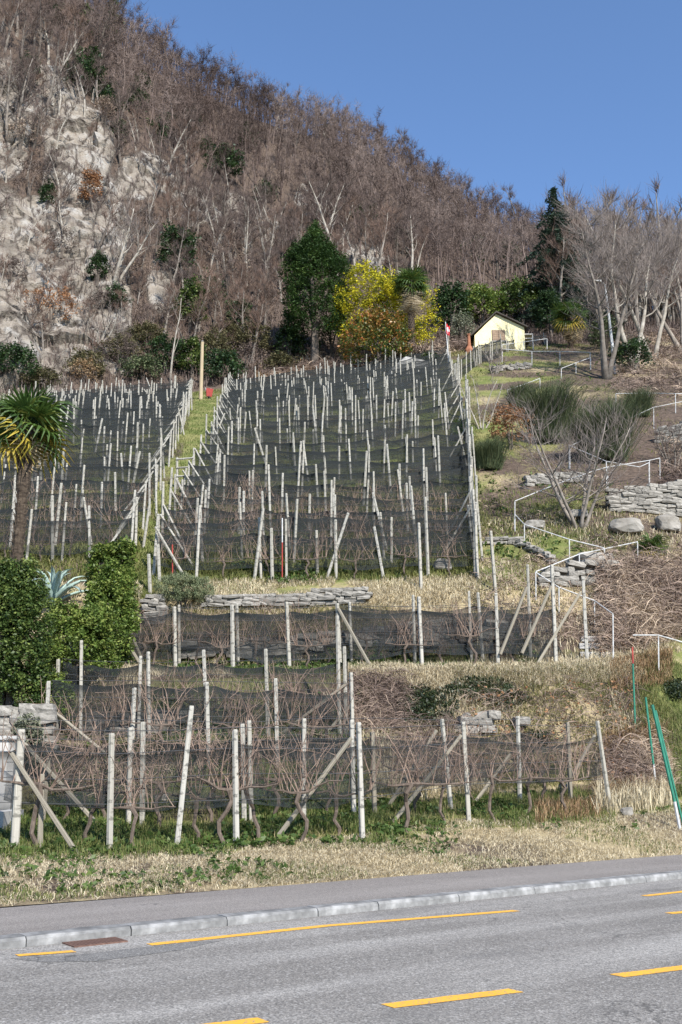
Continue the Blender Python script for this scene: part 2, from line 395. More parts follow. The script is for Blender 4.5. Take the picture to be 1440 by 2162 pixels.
green = np.where((k > 7.3) & (k < 11.8) & (PX0 > 1010), np.clip(.42 + .8 * gn, 0, 1) * np.clip(1.1 - (PX0 - 1120) / 260, .1, 1), green)
green = np.where((k > 2) & (k < 5.5) & (PX0 > 1360), np.clip(.8 + .3 * gn, 0, 1), green)
# relief
disp = .05 * fbm(GX * .9, GY * .9, GZ * .9, 41, 4) * (k > .05) * np.clip(k * 3, 0, 1) + .22 * fbm(GX * .25, GY * .25, GZ * .25, 44, 3) * np.clip((k - 7.3), 0, 1) * .5
hill = np.clip((k - 11.9) / .4, 0, 1)
disp = disp + hill * 1.6 * fbm(GX * .05, GY * .05, GZ * .05, 50, 5)
big = fbm(GX * .07, GY * .05, GZ * .045, 60, 3); ridged = 1 - np.abs(fbm(GX * .16 + GZ * .05, GY * .12, GZ * .09, 66, 4))
rg2 = 1 - np.abs(fbm(GX * .45 + GZ * .12, GY * .3, GZ * .22, 68, 3))
rockd = (2.2 * big + 2.2 * (ridged - .6) + 1.5 * (rg2 - .6) + .8 * fbm(GX * .8, GY * .8, GZ * .6, 71, 3)) * rock
def cells(x, y, z, s_):
    """random value and edge closeness of jittered cells: fractured blocks"""
    ix, iy, iz = (np.floor(a).astype(np.int64) for a in (x, y, z)); best = np.full(x.shape, 9e9); val = np.zeros(x.shape)
    for a in (-1, 0, 1):
        for b in (-1, 0, 1):
            for c_2 in (-1, 0, 1):
                jx, jy, jz = ix + a, iy + b, iz + c_2
                d = (jx + _hash(jx, jy, jz, s_) - x) ** 2 + (jy + _hash(jx, jy, jz, s_ + 1) - y) ** 2 + (jz + _hash(jx, jy, jz, s_ + 2) - z) ** 2
                m_ = d < best; best = np.where(m_, d, best); val = np.where(m_, _hash(jx, jy, jz, s_ + 3), val)
    return val
rsel = rock > .02
u_, v_2, w_2 = GX[rsel] * .8 + GZ[rsel] * .5, GY[rsel], GZ[rsel] * .8 - GX[rsel] * .5          # bedding dips to the right
fr_d = 3.4 * (cells(u_ * .07, v_2 * .1, w_2 * .16, 91) - .5) + 1.5 * (cells(u_ * .17, v_2 * .2, w_2 * .36, 95) - .5) + .45 * (cells(u_ * .6, v_2 * .7, w_2 * 1.0, 99) - .5)
rockd[rsel] = rockd[rsel] * .42 + fr_d * .5 * rock[rsel]
nz_up = 0.55
GZ = GZ + disp + rockd * nz_up
GY = GY - rockd * .85
GX = GX + rock * hill * .6 * fbm(GX * .3, GY * .3, GZ * .3, 77, 2)

tv = np.stack([GX, GY, GZ], -1).reshape(-1, 3)
ii = (np.arange(NR - 1)[:, None] * NC + np.arange(NC - 1)[None, :]).ravel()
tf = np.stack([ii, ii + 1, ii + NC + 1, ii + NC], -1)
BVH = BVHTree.FromPolygons([tuple(v) for v in tv], [tuple(f) for f in tf])
EYEV = Vector((0, 0, EYE))
def hit(px, py):
    d = (W(px, py, 100) - EYEV).normalized(); r = BVH.ray_cast(EYEV, d)
    return r[0] if r[0] is not None else WZ(px, max(py, 1660), 0)
def ground(x, y, zref=None):
    r = BVH.ray_cast(Vector((x, y, 600)), Vector((0, 0, -1)))
    return r[0].z if r[0] is not None else 0.0
def atpx(px, Y):
    """ground point under photo column px at distance Y"""
    z = 5.0
    for _ in range(4):
        x = XC(px, Y, z); z = ground(x, Y)
    return Vector((XC(px, Y, z), Y, z))
def surf(px, kk):
    """vectorised point on the ground by column and contour number"""
    px = np.asarray(px, float); kk = np.asarray(kk, float)
    c = np.clip((px - PXG[0]) / 7.0, 0, NC - 1.001); ci = c.astype(int); ct = c - ci
    r = np.interp(kk, KS, np.arange(NR)); r = np.clip(r, 0, NR - 1.001); ri = r.astype(int); rt = r - ri
    out = []
    for g in (GX, GY, GZ):
        out.append((g[ri, ci] * (1 - ct) + g[ri, ci + 1] * ct) * (1 - rt) + (g[ri + 1, ci] * (1 - ct) + g[ri + 1, ci + 1] * ct) * rt)
    return np.stack(out, -1)
def surf_val(a, px, kk):
    c = np.clip(np.rint((np.asarray(px) - PXG[0]) / 7.0), 0, NC - 1).astype(int); r = np.clip(np.rint(np.interp(kk, KS, np.arange(NR))), 0, NR - 1).astype(int)
    return a[r, c]

def terrain_material():
    m, t, p, o = new_mat('hillside_ground')
    at = t.nodes.new('ShaderNodeAttribute'); at.attribute_name = 'zone'
    sp = t.nodes.new('ShaderNodeSeparateColor'); t.links.new(at.outputs['Color'], sp.inputs[0])
    n1 = noise_node(t, .6, 8); n2 = noise_node(t, 5, 6); n3 = noise_node(t, 30, 4)
    litter = mixc(t, n1.outputs[0], (.045, .034, .027), (.10, .073, .056))
    litter = mixc(t, ramp(t, n2.outputs[0], [(.4, (0, 0, 0)), (.65, (1, 1, 1))]).outputs[0], litter, (.125, .092, .07))
    def edge(ch, n, w=.9):
        return math_n(t, 'MULTIPLY', math_n(t, 'SUBTRACT', math_n(t, 'ADD', ch, math_n(t, 'MULTIPLY', math_n(t, 'SUBTRACT', n, .5), w)), .35), 2.6, True)
    straw = mixc(t, n3.outputs[0], (.25, .185, .105), (.47, .38, .24))
    straw = mixc(t, n2.outputs[0], straw, (.30, .25, .14))
    grass = mixc(t, n3.outputs[0], (.06, .085, .02), (.17, .19, .055))
    grass = mixc(t, ramp(t, n1.outputs[0], [(.4, (0, 0, 0)), (.6, (1, 1, 1))]).outputs[0], grass, (.20, .19, .075))
    c = mixc(t, edge(sp.outputs[2], n2.outputs[0]), litter, straw)
    c = mixc(t, edge(sp.outputs[1], n2.outputs[0]), c, grass)
    # rock: beige-grey with cracks, stains and lichen
    tc = t.nodes.new('ShaderNodeTexCoord'); mp = t.nodes.new('ShaderNodeMapping'); mp.inputs['Scale'].default_value = (.5, .5, .22); mp.inputs['Rotation'].default_value = (.2, .35, .3)
    t.links.new(tc.outputs['Object'], mp.inputs[0])
    vo = t.nodes.new('ShaderNodeTexVoronoi'); vo.feature = 'DISTANCE_TO_EDGE'; vo.inputs['Scale'].default_value = .6
    wn = t.nodes.new('ShaderNodeTexNoise'); wn.inputs['Scale'].default_value = 1.2; wn.inputs['Detail'].default_value = 6; t.links.new(mp.outputs[0], wn.inputs[0])
    wv = t.nodes.new('ShaderNodeVectorMath'); wv.operation = 'ADD'; t.links.new(mp.outputs[0], wv.inputs[0]); t.links.new(wn.outputs[1], wv.inputs[1]); t.links.new(wv.outputs[0], vo.inputs[0])
    rn = noise_node(t, .35, 9); rn2 = noise_node(t, 1.6, 8, rough=.65)
    rc = ramp(t, rn.outputs[0], [(.33, (.15, .13, .108)), (.5, (.275, .24, .20)), (.64, (.35, .33, .30))]).outputs[0]
    rc = mixc(t, ramp(t, rn2.outputs[0], [(.28, (1, 1, 1)), (.45, (0, 0, 0))]).outputs[0], rc, (.12, .085, .062))
    crack = ramp(t, vo.outputs[0], [(.0, (1, 1, 1)), (.07, (0, 0, 0))]).outputs[0]
    rc = mixc(t, math_n(t, 'MULTIPLY', crack, .9), rc, (.06, .048, .04))
    ws = noise_node(t, 1.0, 7, stretch=(.9, .9, .10), rough=.65)
    rc = mixc(t, math_n(t, 'MULTIPLY', ramp(t, ws.outputs[0], [(.55, (0, 0, 0)), (.70, (1, 1, 1))]).outputs[0], .6), rc, (.10, .075, .065))
    lich = noise_node(t, 2.6, 8, rough=.7)
    rc = mixc(t, math_n(t, 'MULTIPLY', ramp(t, lich.outputs[0], [(.58, (0, 0, 0)), (.68, (1, 1, 1))]).outputs[0], .6), rc, (.16, .155, .10))
    rf = math_n(t, 'MULTIPLY', math_n(t, 'SUBTRACT', math_n(t, 'ADD', sp.outputs[0], math_n(t, 'MULTIPLY', math_n(t, 'SUBTRACT', n2.outputs[0], .5), .7)), .25), 5, True)
    c = mixc(t, rf, c, rc)
    t.links.new(c, p.inputs['Base Color']); p.inputs['Roughness'].default_value = .95; p.inputs['Specular IOR Level'].default_value = .15
    h = math_n(t, 'ADD', math_n(t, 'ADD', math_n(t, 'MULTIPLY', n2.outputs[0], .25), math_n(t, 'MULTIPLY', n3.outputs[0], .06)), math_n(t, 'MULTIPLY', rf, math_n(t, 'SUBTRACT', math_n(t, 'MULTIPLY', rn2.outputs[0], 1.2), math_n(t, 'MULTIPLY', crack, .4))))
    bump(t, p, h, .85, .45)
    return m
me = mesh_np('hillside', tv, tf, terrain_material(), smooth=True)
za = me.attributes.new('zone', 'FLOAT_COLOR', 'POINT')
za.data.foreach_set('color', np.stack([rock, np.clip(green, 0, 1) * (1 - dirt), np.clip(dry, 0, 1), np.ones_like(rock)], -1).astype(np.float32).ravel())
rf_ = rock.ravel()[tf].mean(1)
me.polygons.foreach_set('use_smooth', rf_ < .3)
hillside = struct('hillside', me, 'steep hillside with vineyard terraces, rock and leafless woodland')

# ------------------------------------------------------------------ wide ground, road, pavement, kerb, markings
RD = (WZ(1440, 1855, 0) - WZ(0, 2005, 0)); RA = math.atan2(RD.y, RD.x)      # direction of the road
ROAD = Matrix.Translation(WZ(0, 2005, 0)) @ Matrix.Rotation(RA, 4, 'Z')      # local x along the kerb, y into the verge
ROADI = ROAD.inverted()
def rl(px, py, z=0): return ROADI @ WZ(px, py, z)
PW = (ROADI @ WZ(500, 1915 - 110 / 1440 * 500, .12)).y                       # pavement width
def asphalt(name, stops, scale, agg):
    m, t, p, o = new_mat(name)
    n1 = noise_node(t, .5, 6); n2 = noise_node(t, scale, 3); st = noise_node(t, 1.2, 5, stretch=(.06, .9, 1))
    vo = t.nodes.new('ShaderNodeTexVoronoi'); vo.inputs['Scale'].default_value = agg
    tc = t.nodes.new('ShaderNodeTexCoord'); t.links.new(tc.outputs['Object'], vo.inputs[0])
    c = ramp(t, n1.outputs[0], [(.3, stops[0]), (.7, stops[1])]).outputs[0]
    c = mixc(t, ramp(t, st.outputs[0], [(.45, (0, 0, 0)), (.68, (1, 1, 1))]).outputs[0], c, stops[2])
    c = mixc(t, .6, c, mixc(t, ramp(t, vo.outputs['Color'], [(.2, (0, 0, 0)), (.95, (1, 1, 1))]).outputs[0], (.35, .35, .35), (1.75, 1.72, 1.68)), 'MULTIPLY')
    c = mixc(t, .5, c, mixc(t, n2.outputs[0], (.5, .5, .5), (1.5, 1.5, 1.5)), 'MULTIPLY')
    v2 = t.nodes.new('ShaderNodeTexVoronoi'); v2.inputs['Scale'].default_value = agg * .8; t.links.new(tc.outputs['Object'], v2.inputs[0])
    sc_ = t.nodes.new('ShaderNodeSeparateColor'); t.links.new(v2.outputs['Color'], sc_.inputs[0])
    c = mixc(t, math_n(t, 'MULTIPLY', ramp(t, sc_.outputs[0], [(.91, (0, 0, 0)), (.94, (1, 1, 1))]).outputs[0], .45), c, (.46, .44, .41))
    c = mixc(t, math_n(t, 'MULTIPLY', ramp(t, sc_.outputs[1], [(.88, (0, 0, 0)), (.92, (1, 1, 1))]).outputs[0], .32), c, (.07, .066, .06))
    cv = t.nodes.new('ShaderNodeTexVoronoi'); cv.feature = 'DISTANCE_TO_EDGE'; cv.inputs['Scale'].default_value = .45
    wv = t.nodes.new('ShaderNodeVectorMath'); wv.operation = 'ADD'; wn = noise_node(t, 1.5, 6); t.links.new(tc.outputs['Object'], wv.inputs[0]); t.links.new(wn.outputs[1], wv.inputs[1]); t.links.new(wv.outputs[0], cv.inputs[0])
    ck_ = math_n(t, 'MULTIPLY', ramp(t, cv.outputs[0], [(.0, (1, 1, 1)), (.006, (0, 0, 0))]).outputs[0], ramp(t, n1.outputs[0], [(.5, (0, 0, 0)), (.6, (1, 1, 1))]).outputs[0])
    c = mixc(t, math_n(t, 'MULTIPLY', ck_, .7), c, (.05, .048, .045))
    oil = noise_node(t, .9, 4, stretch=(.35, 1, 1)); c = mixc(t, math_n(t, 'MULTIPLY', ramp(t, oil.outputs[0], [(.60, (0, 0, 0)), (.72, (1, 1, 1))]).outputs[0], .4), c, (.10, .095, .09))
    t.links.new(c, p.inputs['Base Color']); p.inputs['Roughness'].default_value = .9; p.inputs['Specular IOR Level'].default_value = .25
    bump(t, p, math_n(t, 'ADD', vo.outputs[0], n2.outputs[0]), .5, .006); return m
M['asphalt'] = asphalt('road_asphalt', ((.17, .158, .143), (.225, .211, .192), (.31, .294, .27)), 70, 75)
M['pave'] = asphalt('pavement_asphalt', ((.19, .17, .154), (.235, .212, .192), (.275, .25, .227)), 90, 140)
def sheet(name, x0, x1, y0, y1, z, mat, nx=1, label=None):
    mb = MB(); mb.box((x0, y0, z - .03), (x1, y1, z)); return link(name, mb.mesh(name, mat), None, ROAD)
mb = MB(); mb.v += [Vector(q) for q in ((-2500, -2500, -.12), (2500, -2500, -.12), (2500, 3000, -.12), (-2500, 3000, -.12))]; mb.f.append((0, 1, 2, 3))
struct('ground', mb.mesh('ground', simple('far_ground', [(.10, .11, .05), (.2, .17, .1)], .05, .95)))
o = sheet('road', -220, 220, -9.5, -.005, 0, M['asphalt']); o['kind'] = 'structure'; o['label'] = 'grey asphalt road with yellow lane markings'
KW = .24
o = sheet('pavement', -220, 220, KW + .004, PW + .25, .086, M['pave']); o['kind'] = 'structure'; o['label'] = 'asphalt pavement between kerb and grass verge'
o = sheet('far_verge', -220, 220, -16, -9.52, .1, simple('verge_ground', [(.12, .12, .05), (.25, .2, .11)], 2, .95)); o['kind'] = 'structure'
# kerb stones, joints where the photo shows them
kerb = bpy.data.objects.new('kerb', None); COL.objects.link(kerb); kerb.matrix_world = ROAD; WM['kerb'] = ROAD.copy()
kerb['kind'] = 'structure'; kerb['label'] = 'row of pale granite kerb stones along the road'
jx = [rl(px, 2005 - 150 / 1440 * px).x for px in (-230, 55, 277, 480, 672, 800, 970, 1130, 1365, 1600)]
while jx[0] > -6: jx.insert(0, jx[0] - 1.2)
while jx[-1] < 30: jx.append(jx[-1] + 1.5)
def kerb_mesh(Ln, h, seed):
    r = random.Random(seed); bm = bmesh.new(); nx = 5
    prof = [(0, -.02), (.004, h - .03), (.03, h), (KW * .6, h + .002), (KW, h), (KW, -.02)]
    rows = []
    for i in range(nx + 1):
        x = .006 + (Ln - .012) * i / nx
        rows.append([bm.verts.new((x, y + r.uniform(-.004, .004), z + (r.uniform(-.004, .004) if z > .02 else 0))) for y, z in prof])
    for a, b in zip(rows, rows[1:]):
        for j in range(len(prof) - 1): bm.faces.new((a[j], b[j], b[j + 1], a[j + 1]))
    bm.faces.new(rows[0][::-1]) if False else bm.faces.new(rows[0]); bm.faces.new(rows[-1][::-1])
    bmesh.ops.recalc_face_normals(bm, faces=bm.faces)
    me = bpy.data.meshes.new('kerb_stone'); bm.to_mesh(me); bm.free(); me.materials.append(M['granite']); return me
for i, (a, b) in enumerate(zip(jx, jx[1:])):
    o = bpy.data.objects.new('kerb_stone', kerb_mesh(b - a, .09, i)); COL.objects.link(o); o.parent = kerb; o.location = (a, 0, 0)
# painted lines, 4 mm above the asphalt
def paint_material():
    m, t, p, o = new_mat('yellow_road_paint')
    n1 = noise_node(t, 45, 4); n2 = noise_node(t, 4, 4)
    c = mixc(t, n2.outputs[0], (.70, .33, .02), (.80, .43, .05))
    c = mixc(t, ramp(t, n1.outputs[0], [(.55, (0, 0, 0)), (.66, (1, 1, 1))]).outputs[0], c, (.24, .20, .15))
    t.links.new(c, p.inputs['Base Color']); p.inputs['Roughness'].default_value = .75; return m
M['paint'] = paint_material()
def marking(pts, w, label):
    """a stripe through photo points lying on the road"""
    q = [rl(*p) for p in pts]; mb = MB(); n = 8; ps = []
    for a, b in zip(q, q[1:]):
        ps += [a.lerp(b, i / n) for i in range(n)]
    ps.append(q[-1]); rr = random.Random(int(pts[0][0]))
    for p in ps:
        mb.v += [Vector((p.x, p.y - w / 2 + rr.uniform(-.006, .006), .004)), Vector((p.x, p.y + w / 2 + rr.uniform(-.006, .006), .004))]
    for i in range(len(ps) - 1): mb.f.append((2 * i, 2 * i + 2, 2 * i + 3, 2 * i + 1))
    o = link('road_marking', mb.mesh('road_marking', M['paint']), None, ROAD); o['kind'] = 'structure'; o['label'] = label
marking([(315, 1995), (690, 1955), (1090, 1923)], .13, 'long yellow edge line along the kerb')
marking([(36, 2018), (157, 2009)], .11, 'short yellow edge line beside the drain grate')
marking([(1360, 1892), (1460, 1881)], .12, 'yellow edge line past the lighter kerb stone')
marking([(818, 2125), (1090, 2092)], .15, 'yellow lane dash in the middle of the road')
marking([(1303, 2061), (1560, 2029)], .15, 'yellow lane dash further along the road')
marking([(420, 2170), (556, 2154)], .15, 'yellow lane dash nearest the camera')
marking([(1412, 1929), (1500, 1921)], .13, 'small orange road dash behind the lane dash')
# darker repair patch round the drain
mb = MB(); q = [rl(*p) for p in ((20, 2024), (170, 2016), (310, 1999), (400, 1990), (470, 1986), (380, 2006), (300, 2018), (200, 2030), (90, 2032))]
mb.v += [Vector((p.x, min(p.y, -.01), .0025)) for p in q]; mb.f.append(tuple(reversed(range(len(q)))) if (q[1] - q[0]).cross(q[-1] - q[0]).z < 0 else tuple(range(len(q))))
o = link('asphalt_patch', mb.mesh('asphalt_patch', asphalt('patch_asphalt', ((.135, .13, .122), (.17, .163, .153), (.20, .193, .182)), 80, 110)), None, ROAD); o['kind'] = 'structure'; o['label'] = 'darker asphalt repair round the drain grate'
# drain grate
a, b = rl(182, 2010), rl(300, 1998)
gw = (b - a).length; gc = (a + b) / 2
t = thing('drain_grate', 'rusty iron drain grate set in the gutter beside the kerb', 'drain', ROAD @ Vector((gc.x, -.17, 0)), RA)
fr = MB(); hw, hd = gw / 2, .15
fr.box((-hw, -hd, 0), (hw, -hd + .03, .012)); fr.box((-hw, hd - .03, 0), (hw, hd, .012)); fr.box((-hw, -hd + .031, 0), (-hw + .03, hd - .031, .012)); fr.box((hw - .03, -hd + .031, 0), (hw, hd - .031, .012))
obj('frame', fr, M['rust'], t)['kind'] = 'structure'
obj('pit_shade_plate', MB().box((-hw + .02, -hd + .02, .001), (hw - .02, hd - .02, .005)), M['pit_shade'], t)  # thin black plate above the asphalt, shade below the bars painted as colour
bar = MB().box((-.013, -hd + .02, .0055), (.013, hd - .02, .0115)).mesh('bar', M['rust'])
nb = 14
for i in range(nb):
    o = bpy.data.objects.new('bar', bar); COL.objects.link(o); o.parent = t; o.location = (-hw + .05 + (gw - .1) * i / (nb - 1), 0, 0)

# ------------------------------------------------------------------ plants: generators
def leaf_cloud(centres, per, spread, size, aspect=.55, up=.5, seed=0, tint_c=None, droop=0.0, flat=False):
    """diamond leaves scattered round clump centres -> verts, quads, tint"""
    r = np.random.RandomState(seed); centres = np.asarray(centres, float); n = len(centres) * per
    c = np.repeat(centres, per, 0); off = r.normal(0, 1, (n, 3)); off /= np.linalg.norm(off, axis=1)[:, None] + 1e-9
    off *= (r.rand(n, 1) ** .5); sp = np.asarray(spread, float)
    if sp.ndim == 1 and sp.size == 3: off = off * sp
    else: off = off * (np.repeat(sp, per)[:, None] if sp.ndim == 1 else sp)
    p = c + off
    d = r.normal(0, 1, (n, 3)); d[:, 2] = d[:, 2] * (1 - up) - droop; d /= np.linalg.norm(d, axis=1)[:, None] + 1e-9
    e = np.cross(d, r.normal(0, 1, (n, 3)) + np.array([0, 0, up * 3])); e /= np.linalg.norm(e, axis=1)[:, None] + 1e-9
    s = size * r.uniform(.6, 1.3, (n, 1))
    v = np.stack([p - d * s, p + e * s * aspect, p + d * s, p - e * s * aspect], 1).reshape(-1, 3)
    f = np.arange(n * 4).reshape(n, 4)
    ct = r.rand(len(centres)) if tint_c is None else np.asarray(tint_c)
    tint = np.clip(np.repeat(ct, per) * .75 + r.normal(.12, .16, n), 0, 1)
    return v, f, np.repeat(tint, 4)
def blades(p, h, w, lean=.5, seed=0, tint=None, direction=None):
    """curved blades or stems: base points (N,3), heights"""
    r = np.random.RandomState(seed); n = len(p); h = np.asarray(h) * r.uniform(.55, 1.25, n); a = r.uniform(0, 2 * np.pi, n)
    l = np.abs(r.normal(0, lean, n)); dx = np.stack([np.cos(a), np.sin(a), np.zeros(n)], 1)
    if direction is not None: dx = dx * .5 + direction
    b = r.uniform(0, np.pi, n); sd_ = np.stack([np.cos(b), np.sin(b), np.zeros(n)], 1) * (w / 2)
    mid = p + dx * (l * h * .3)[:, None] + np.array([0, 0, 1]) * (h * .6)[:, None]
    tip = p + dx * (l * h * 1.0)[:, None] + np.array([0, 0, 1]) * (h * np.clip(1 - .45 * l, .25, 1))[:, None]
    v = np.stack([p - sd_, p + sd_, mid + sd_ * .8, mid - sd_ * .8, tip], 1).reshape(-1, 3)
    i = np.arange(n)[:, None] * 5
    f = np.concatenate([i + np.array([[0, 1, 2]]), i + np.array([[0, 2, 3]]), i + np.array([[3, 2, 4]])], 0)
    t = r.rand(n) if tint is None else np.clip(tint + r.normal(0, .16, n), 0, 1)
    return v, f, np.repeat(t, 5)
def join(parts):
    V, Fs, T, b = [], [], [], 0
    for v, f, t in parts: V.append(v); Fs.append(f + b); T.append(t); b += len(v)
    return np.concatenate(V), np.concatenate(Fs), np.concatenate(T)

def bare_tree(seed, H, spread, n_limb, n_sub, n_twig, r0, tw_r=.012, stems=1, clear=.25, lean=(0, 0), up=.75, tw_len=.9, sides=5):
    """a leafless tree: (trunk and limbs MB, crown of branches and twigs MB)"""
    r = random.Random(seed); T, K = MB(), MB(); tips = []
    def curve(p, d, ln, n, wob, bend):
        pts = [p.copy()]; d = d.normalized()
        for i in range(n):
            d = (d + Vector((r.gauss(0, wob), r.gauss(0, wob), r.gauss(0, wob) + bend))).normalized()
            p = p + d * ln / n; pts.append(p.copy())
        return pts
    for s in range(stems):
        a = r.uniform(0, 6.28) if stems == 1 else 6.28 * s / stems + r.uniform(-.4, .4)
        lz = Vector((lean[0] + (math.cos(a) * (.38 if stems > 3 else .19) if stems > 1 else 0), lean[1] + (math.sin(a) * (.38 if stems > 3 else .19) if stems > 1 else 0), 1))
        h = H * r.uniform(.8, 1) if stems > 1 else H
        n = 8; tp = curve(Vector((math.cos(a) * .12, math.sin(a) * .12, -.3)) if stems > 1 else Vector((0, 0, -.4)), lz, h * .92, n, .07, .03)
        rad = [r0 * (1 - .9 * (i / n) ** .9) + tw_r for i in range(n + 1)]; rad[0] *= 1.35
        T.tube(tp, rad, sides + 1); tips.append((tp[-1], tp[-1] - tp[-2]))
        for j in range(n_limb):
            f = clear + (1 - clear) * (j + r.random()) / n_limb; f = min(f, .97); x = f * n; i0 = int(x); q = tp[i0].lerp(tp[i0 + 1], x - i0)
            az = j * 2.4 + r.uniform(-.6, .6); ln = spread * (1.15 - .75 * f) * r.uniform(.7, 1.2)
            d = Vector((math.cos(az), math.sin(az), up * r.uniform(.6, 1.5)))
            lp = curve(q, d, ln, 4, .16, .10); lr = rad[min(i0 + 1, n)] * .6
            T.tube(lp, [lr, lr * .75, lr * .55, lr * .4, tw_r], max(3, sides - 1), False); tips.append((lp[-1], lp[-1] - lp[-2]))
            for k_ in range(n_sub):
                g = r.uniform(.2, 1); x = g * 4; i1 = min(int(x), 3); q2 = lp[i1].lerp(lp[i1 + 1], x - i1)
                d2 = (lp[i1 + 1] - lp[i1]).normalized() + Vector((r.gauss(0, .6), r.gauss(0, .6), r.uniform(.1, .7)))
                sp = curve(q2, d2, ln * r.uniform(.3, .6), 3, .2, .08); K.tube(sp, [lr * .4 + tw_r * .5, lr * .28 + tw_r * .4, tw_r, tw_r * .6], 3, False)
                for i in range(1, 4): tips.append((sp[i], sp[i] - sp[i - 1]))
    per = max(1, n_twig // max(1, len(tips)))
    for p, d in tips:
        for _ in range(per):
            d2 = d.normalized() + Vector((r.gauss(0, .55), r.gauss(0, .55), r.uniform(-.05, .65))); d2.normalize()
            ln = tw_len * r.uniform(.5, 1.3); m = p + d2 * ln * .5 + Vector((r.gauss(0, .06), r.gauss(0, .06), .03)) * ln
            e = m + (d2 + Vector((r.gauss(0, .3), r.gauss(0, .3), .15))).normalized() * ln * .5
            K.tube([p, m, e], [tw_r * .9, tw_r * .7, tw_r * .25], 3, False)
    return T, K

# ------------------------------------------------------------------ the wood on the hill
FT = []
for i, (H, s, tw, cm, km) in enumerate([(10, 2.4, 620, 'bark_grey', 'twig'), (9, 2.8, 620, 'bark_grey', 'twig_warm'), (11, 2.2, 560, 'bark_pale', 'twig'), (8, 2.6, 620, 'bark_dark', 'twig'),
                                          (9.5, 2.2, 520, 'bark_pale', 'twig_warm'), (7, 2.3, 560, 'bark_grey', 'twig_warm'), (10, 3.0, 640, 'bark_dark', 'twig')]):
    T, K = bare_tree(100 + i, H, s, 11, 4, tw, .17, .015, clear=.3, up=.8)
    FT.append((T.mesh('trunk', M[cm]), K.mesh('crown', M[km]), H))
KIND_TXT = ['slim grey-barked bare tree', 'spreading warm-twigged bare tree', 'pale-trunked bare tree', 'short dark-stemmed bare tree',
            'pale bare tree with reddish twigs', 'low bushy bare tree', 'dark wide bare tree']
def place_tree(protos, i, loc, rz, sc, name, label, cat, group=None):
    t = thing(name, label, cat, loc, rz, group, sc)
    for nm, me in (('trunk', protos[i][0]), ('crown', protos[i][1])):
        o = bpy.data.objects.new(nm, me); COL.objects.link(o); o.parent = t
    return t
cand = []
rr = np.random.RandomState(3)
N = 32000; cpx = rr.uniform(-380, 1640, N); ck = rr.uniform(12.15, 15.3, N)
cp_ = surf(cpx, ck); cr = surf_val(rock, cpx, ck)
qx, qy = project(cp_[:, 0], cp_[:, 1], cp_[:, 2])
cell = {}
for i in range(N):
    x, y, z = cp_[i]
    if cr[i] > .22 and rr.rand() > .05: continue
    if qx[i] < 330 and 280 < qy[i] < 840 and rr.rand() < .5: continue
    if 330 <= qx[i] < 580 and 330 < qy[i] < 560 and rr.rand() < .65: continue
    if 700 < qx[i] < 1180 and qy[i] > 600: continue
    if qx[i] >= 1180 and qy[i] > 705: continue
    if 560 < qx[i] <= 700 and qy[i] > 640: continue
    if qx[i] <= 560 and qy[i] > 700 and rr.rand() > .25: continue
    sp_ = 2.0 if ck[i] > 12.7 else 2.4
    kx, ky = int(x // sp_), int(y // sp_); ok = True
    for a in (-1, 0, 1):
        for b in (-1, 0, 1):
            for (x2, y2) in cell.get((kx + a, ky + b), ()):
                if (x - x2) ** 2 + (y - y2) ** 2 < sp_ * sp_: ok = False
    if not ok: continue
    cell.setdefault((kx, ky), []).append((x, y)); cand.append(i)
def zone_txt(px, py):
    if px < 130: return 'at the edge above the grey cliff' if py < 330 else 'among the grey cliff rocks'
    if px < 330:
        return 'at the top of the wood near the conifers' if py < 120 else 'above the pale rock cleft' if py < 300 else 'on the cliff round the white-barked tree' if py < 560 else 'at the foot of the cliff'
    if px < 560:
        return 'below the steep skyline' if py < 240 else 'over the rock band' if py < 400 else 'on the rock band beside the ivy bush' if py < 560 else 'between the wooden pole and the cliff'
    if px < 760:
        return 'on the skyline right of the round pine' if py < 300 else 'high above the big evergreen' if py < 430 else 'just behind the big evergreen'
    if px < 960:
        return 'on the middle of the sloping skyline' if py < 380 else 'above the yellow mimosa' if py < 480 else 'close behind the yellow mimosa'
    if px < 1160: return 'where the skyline dips above the cabin' if py < 500 else 'behind the cabin hedge'
    return 'on the ridge behind the spruce' if px < 1290 else 'on the ridge behind the tall pale trees'
cand.sort(key=lambda i: cp_[i][1])
inframe = [i for i in cand if -10 < qx[i] < 1450 and qy[i] > -20]
# the trees that show largest: nearest first, plus the ones on the skyline
indiv = set(inframe[:230]); sky_i = [i for i in inframe if ck[i] > 14.75 and i not in indiv]; rr.shuffle(sky_i); indiv |= set(sky_i[:60])
fr_ = random.Random(5); LOW = []
for j in range(5):
    T, K = bare_tree(300 + j, 9.5, 2.5, 7, 2, 60, .12, .022, clear=.35, up=.9, sides=3)
    v = np.array([tuple(q) for q in T.v]); fs = []
    for f in T.f: fs += [(f[0], f[a], f[a + 1]) for a in range(1, len(f) - 1)]
    # fine twigs: slender tapering blades off the branch ends
    ends = np.array([tuple(K.v[i]) for i in range(0, len(K.v), 3)]); rj = np.random.RandomState(j); n = 330
    b0 = ends[rj.randint(0, len(ends), n)]; d = rj.normal(0, 1, (n, 3)) * .55 + np.array([0, 0, .6]) + b0 * np.array([.2, .2, 0]); d /= np.linalg.norm(d, axis=1)[:, None]
    e = np.cross(d, rj.normal(0, 1, (n, 3))); e /= np.linalg.norm(e, axis=1)[:, None]; ln = rj.uniform(.5, 1.5, (n, 1))
    tv_ = np.stack([b0 - e * .024, b0 + e * .024, b0 + d * ln], 1).reshape(-1, 3)
    LOW.append((np.concatenate([v, tv_]), np.concatenate([np.array(fs), np.arange(3 * n).reshape(n, 3) + len(v)])))
far_parts = []
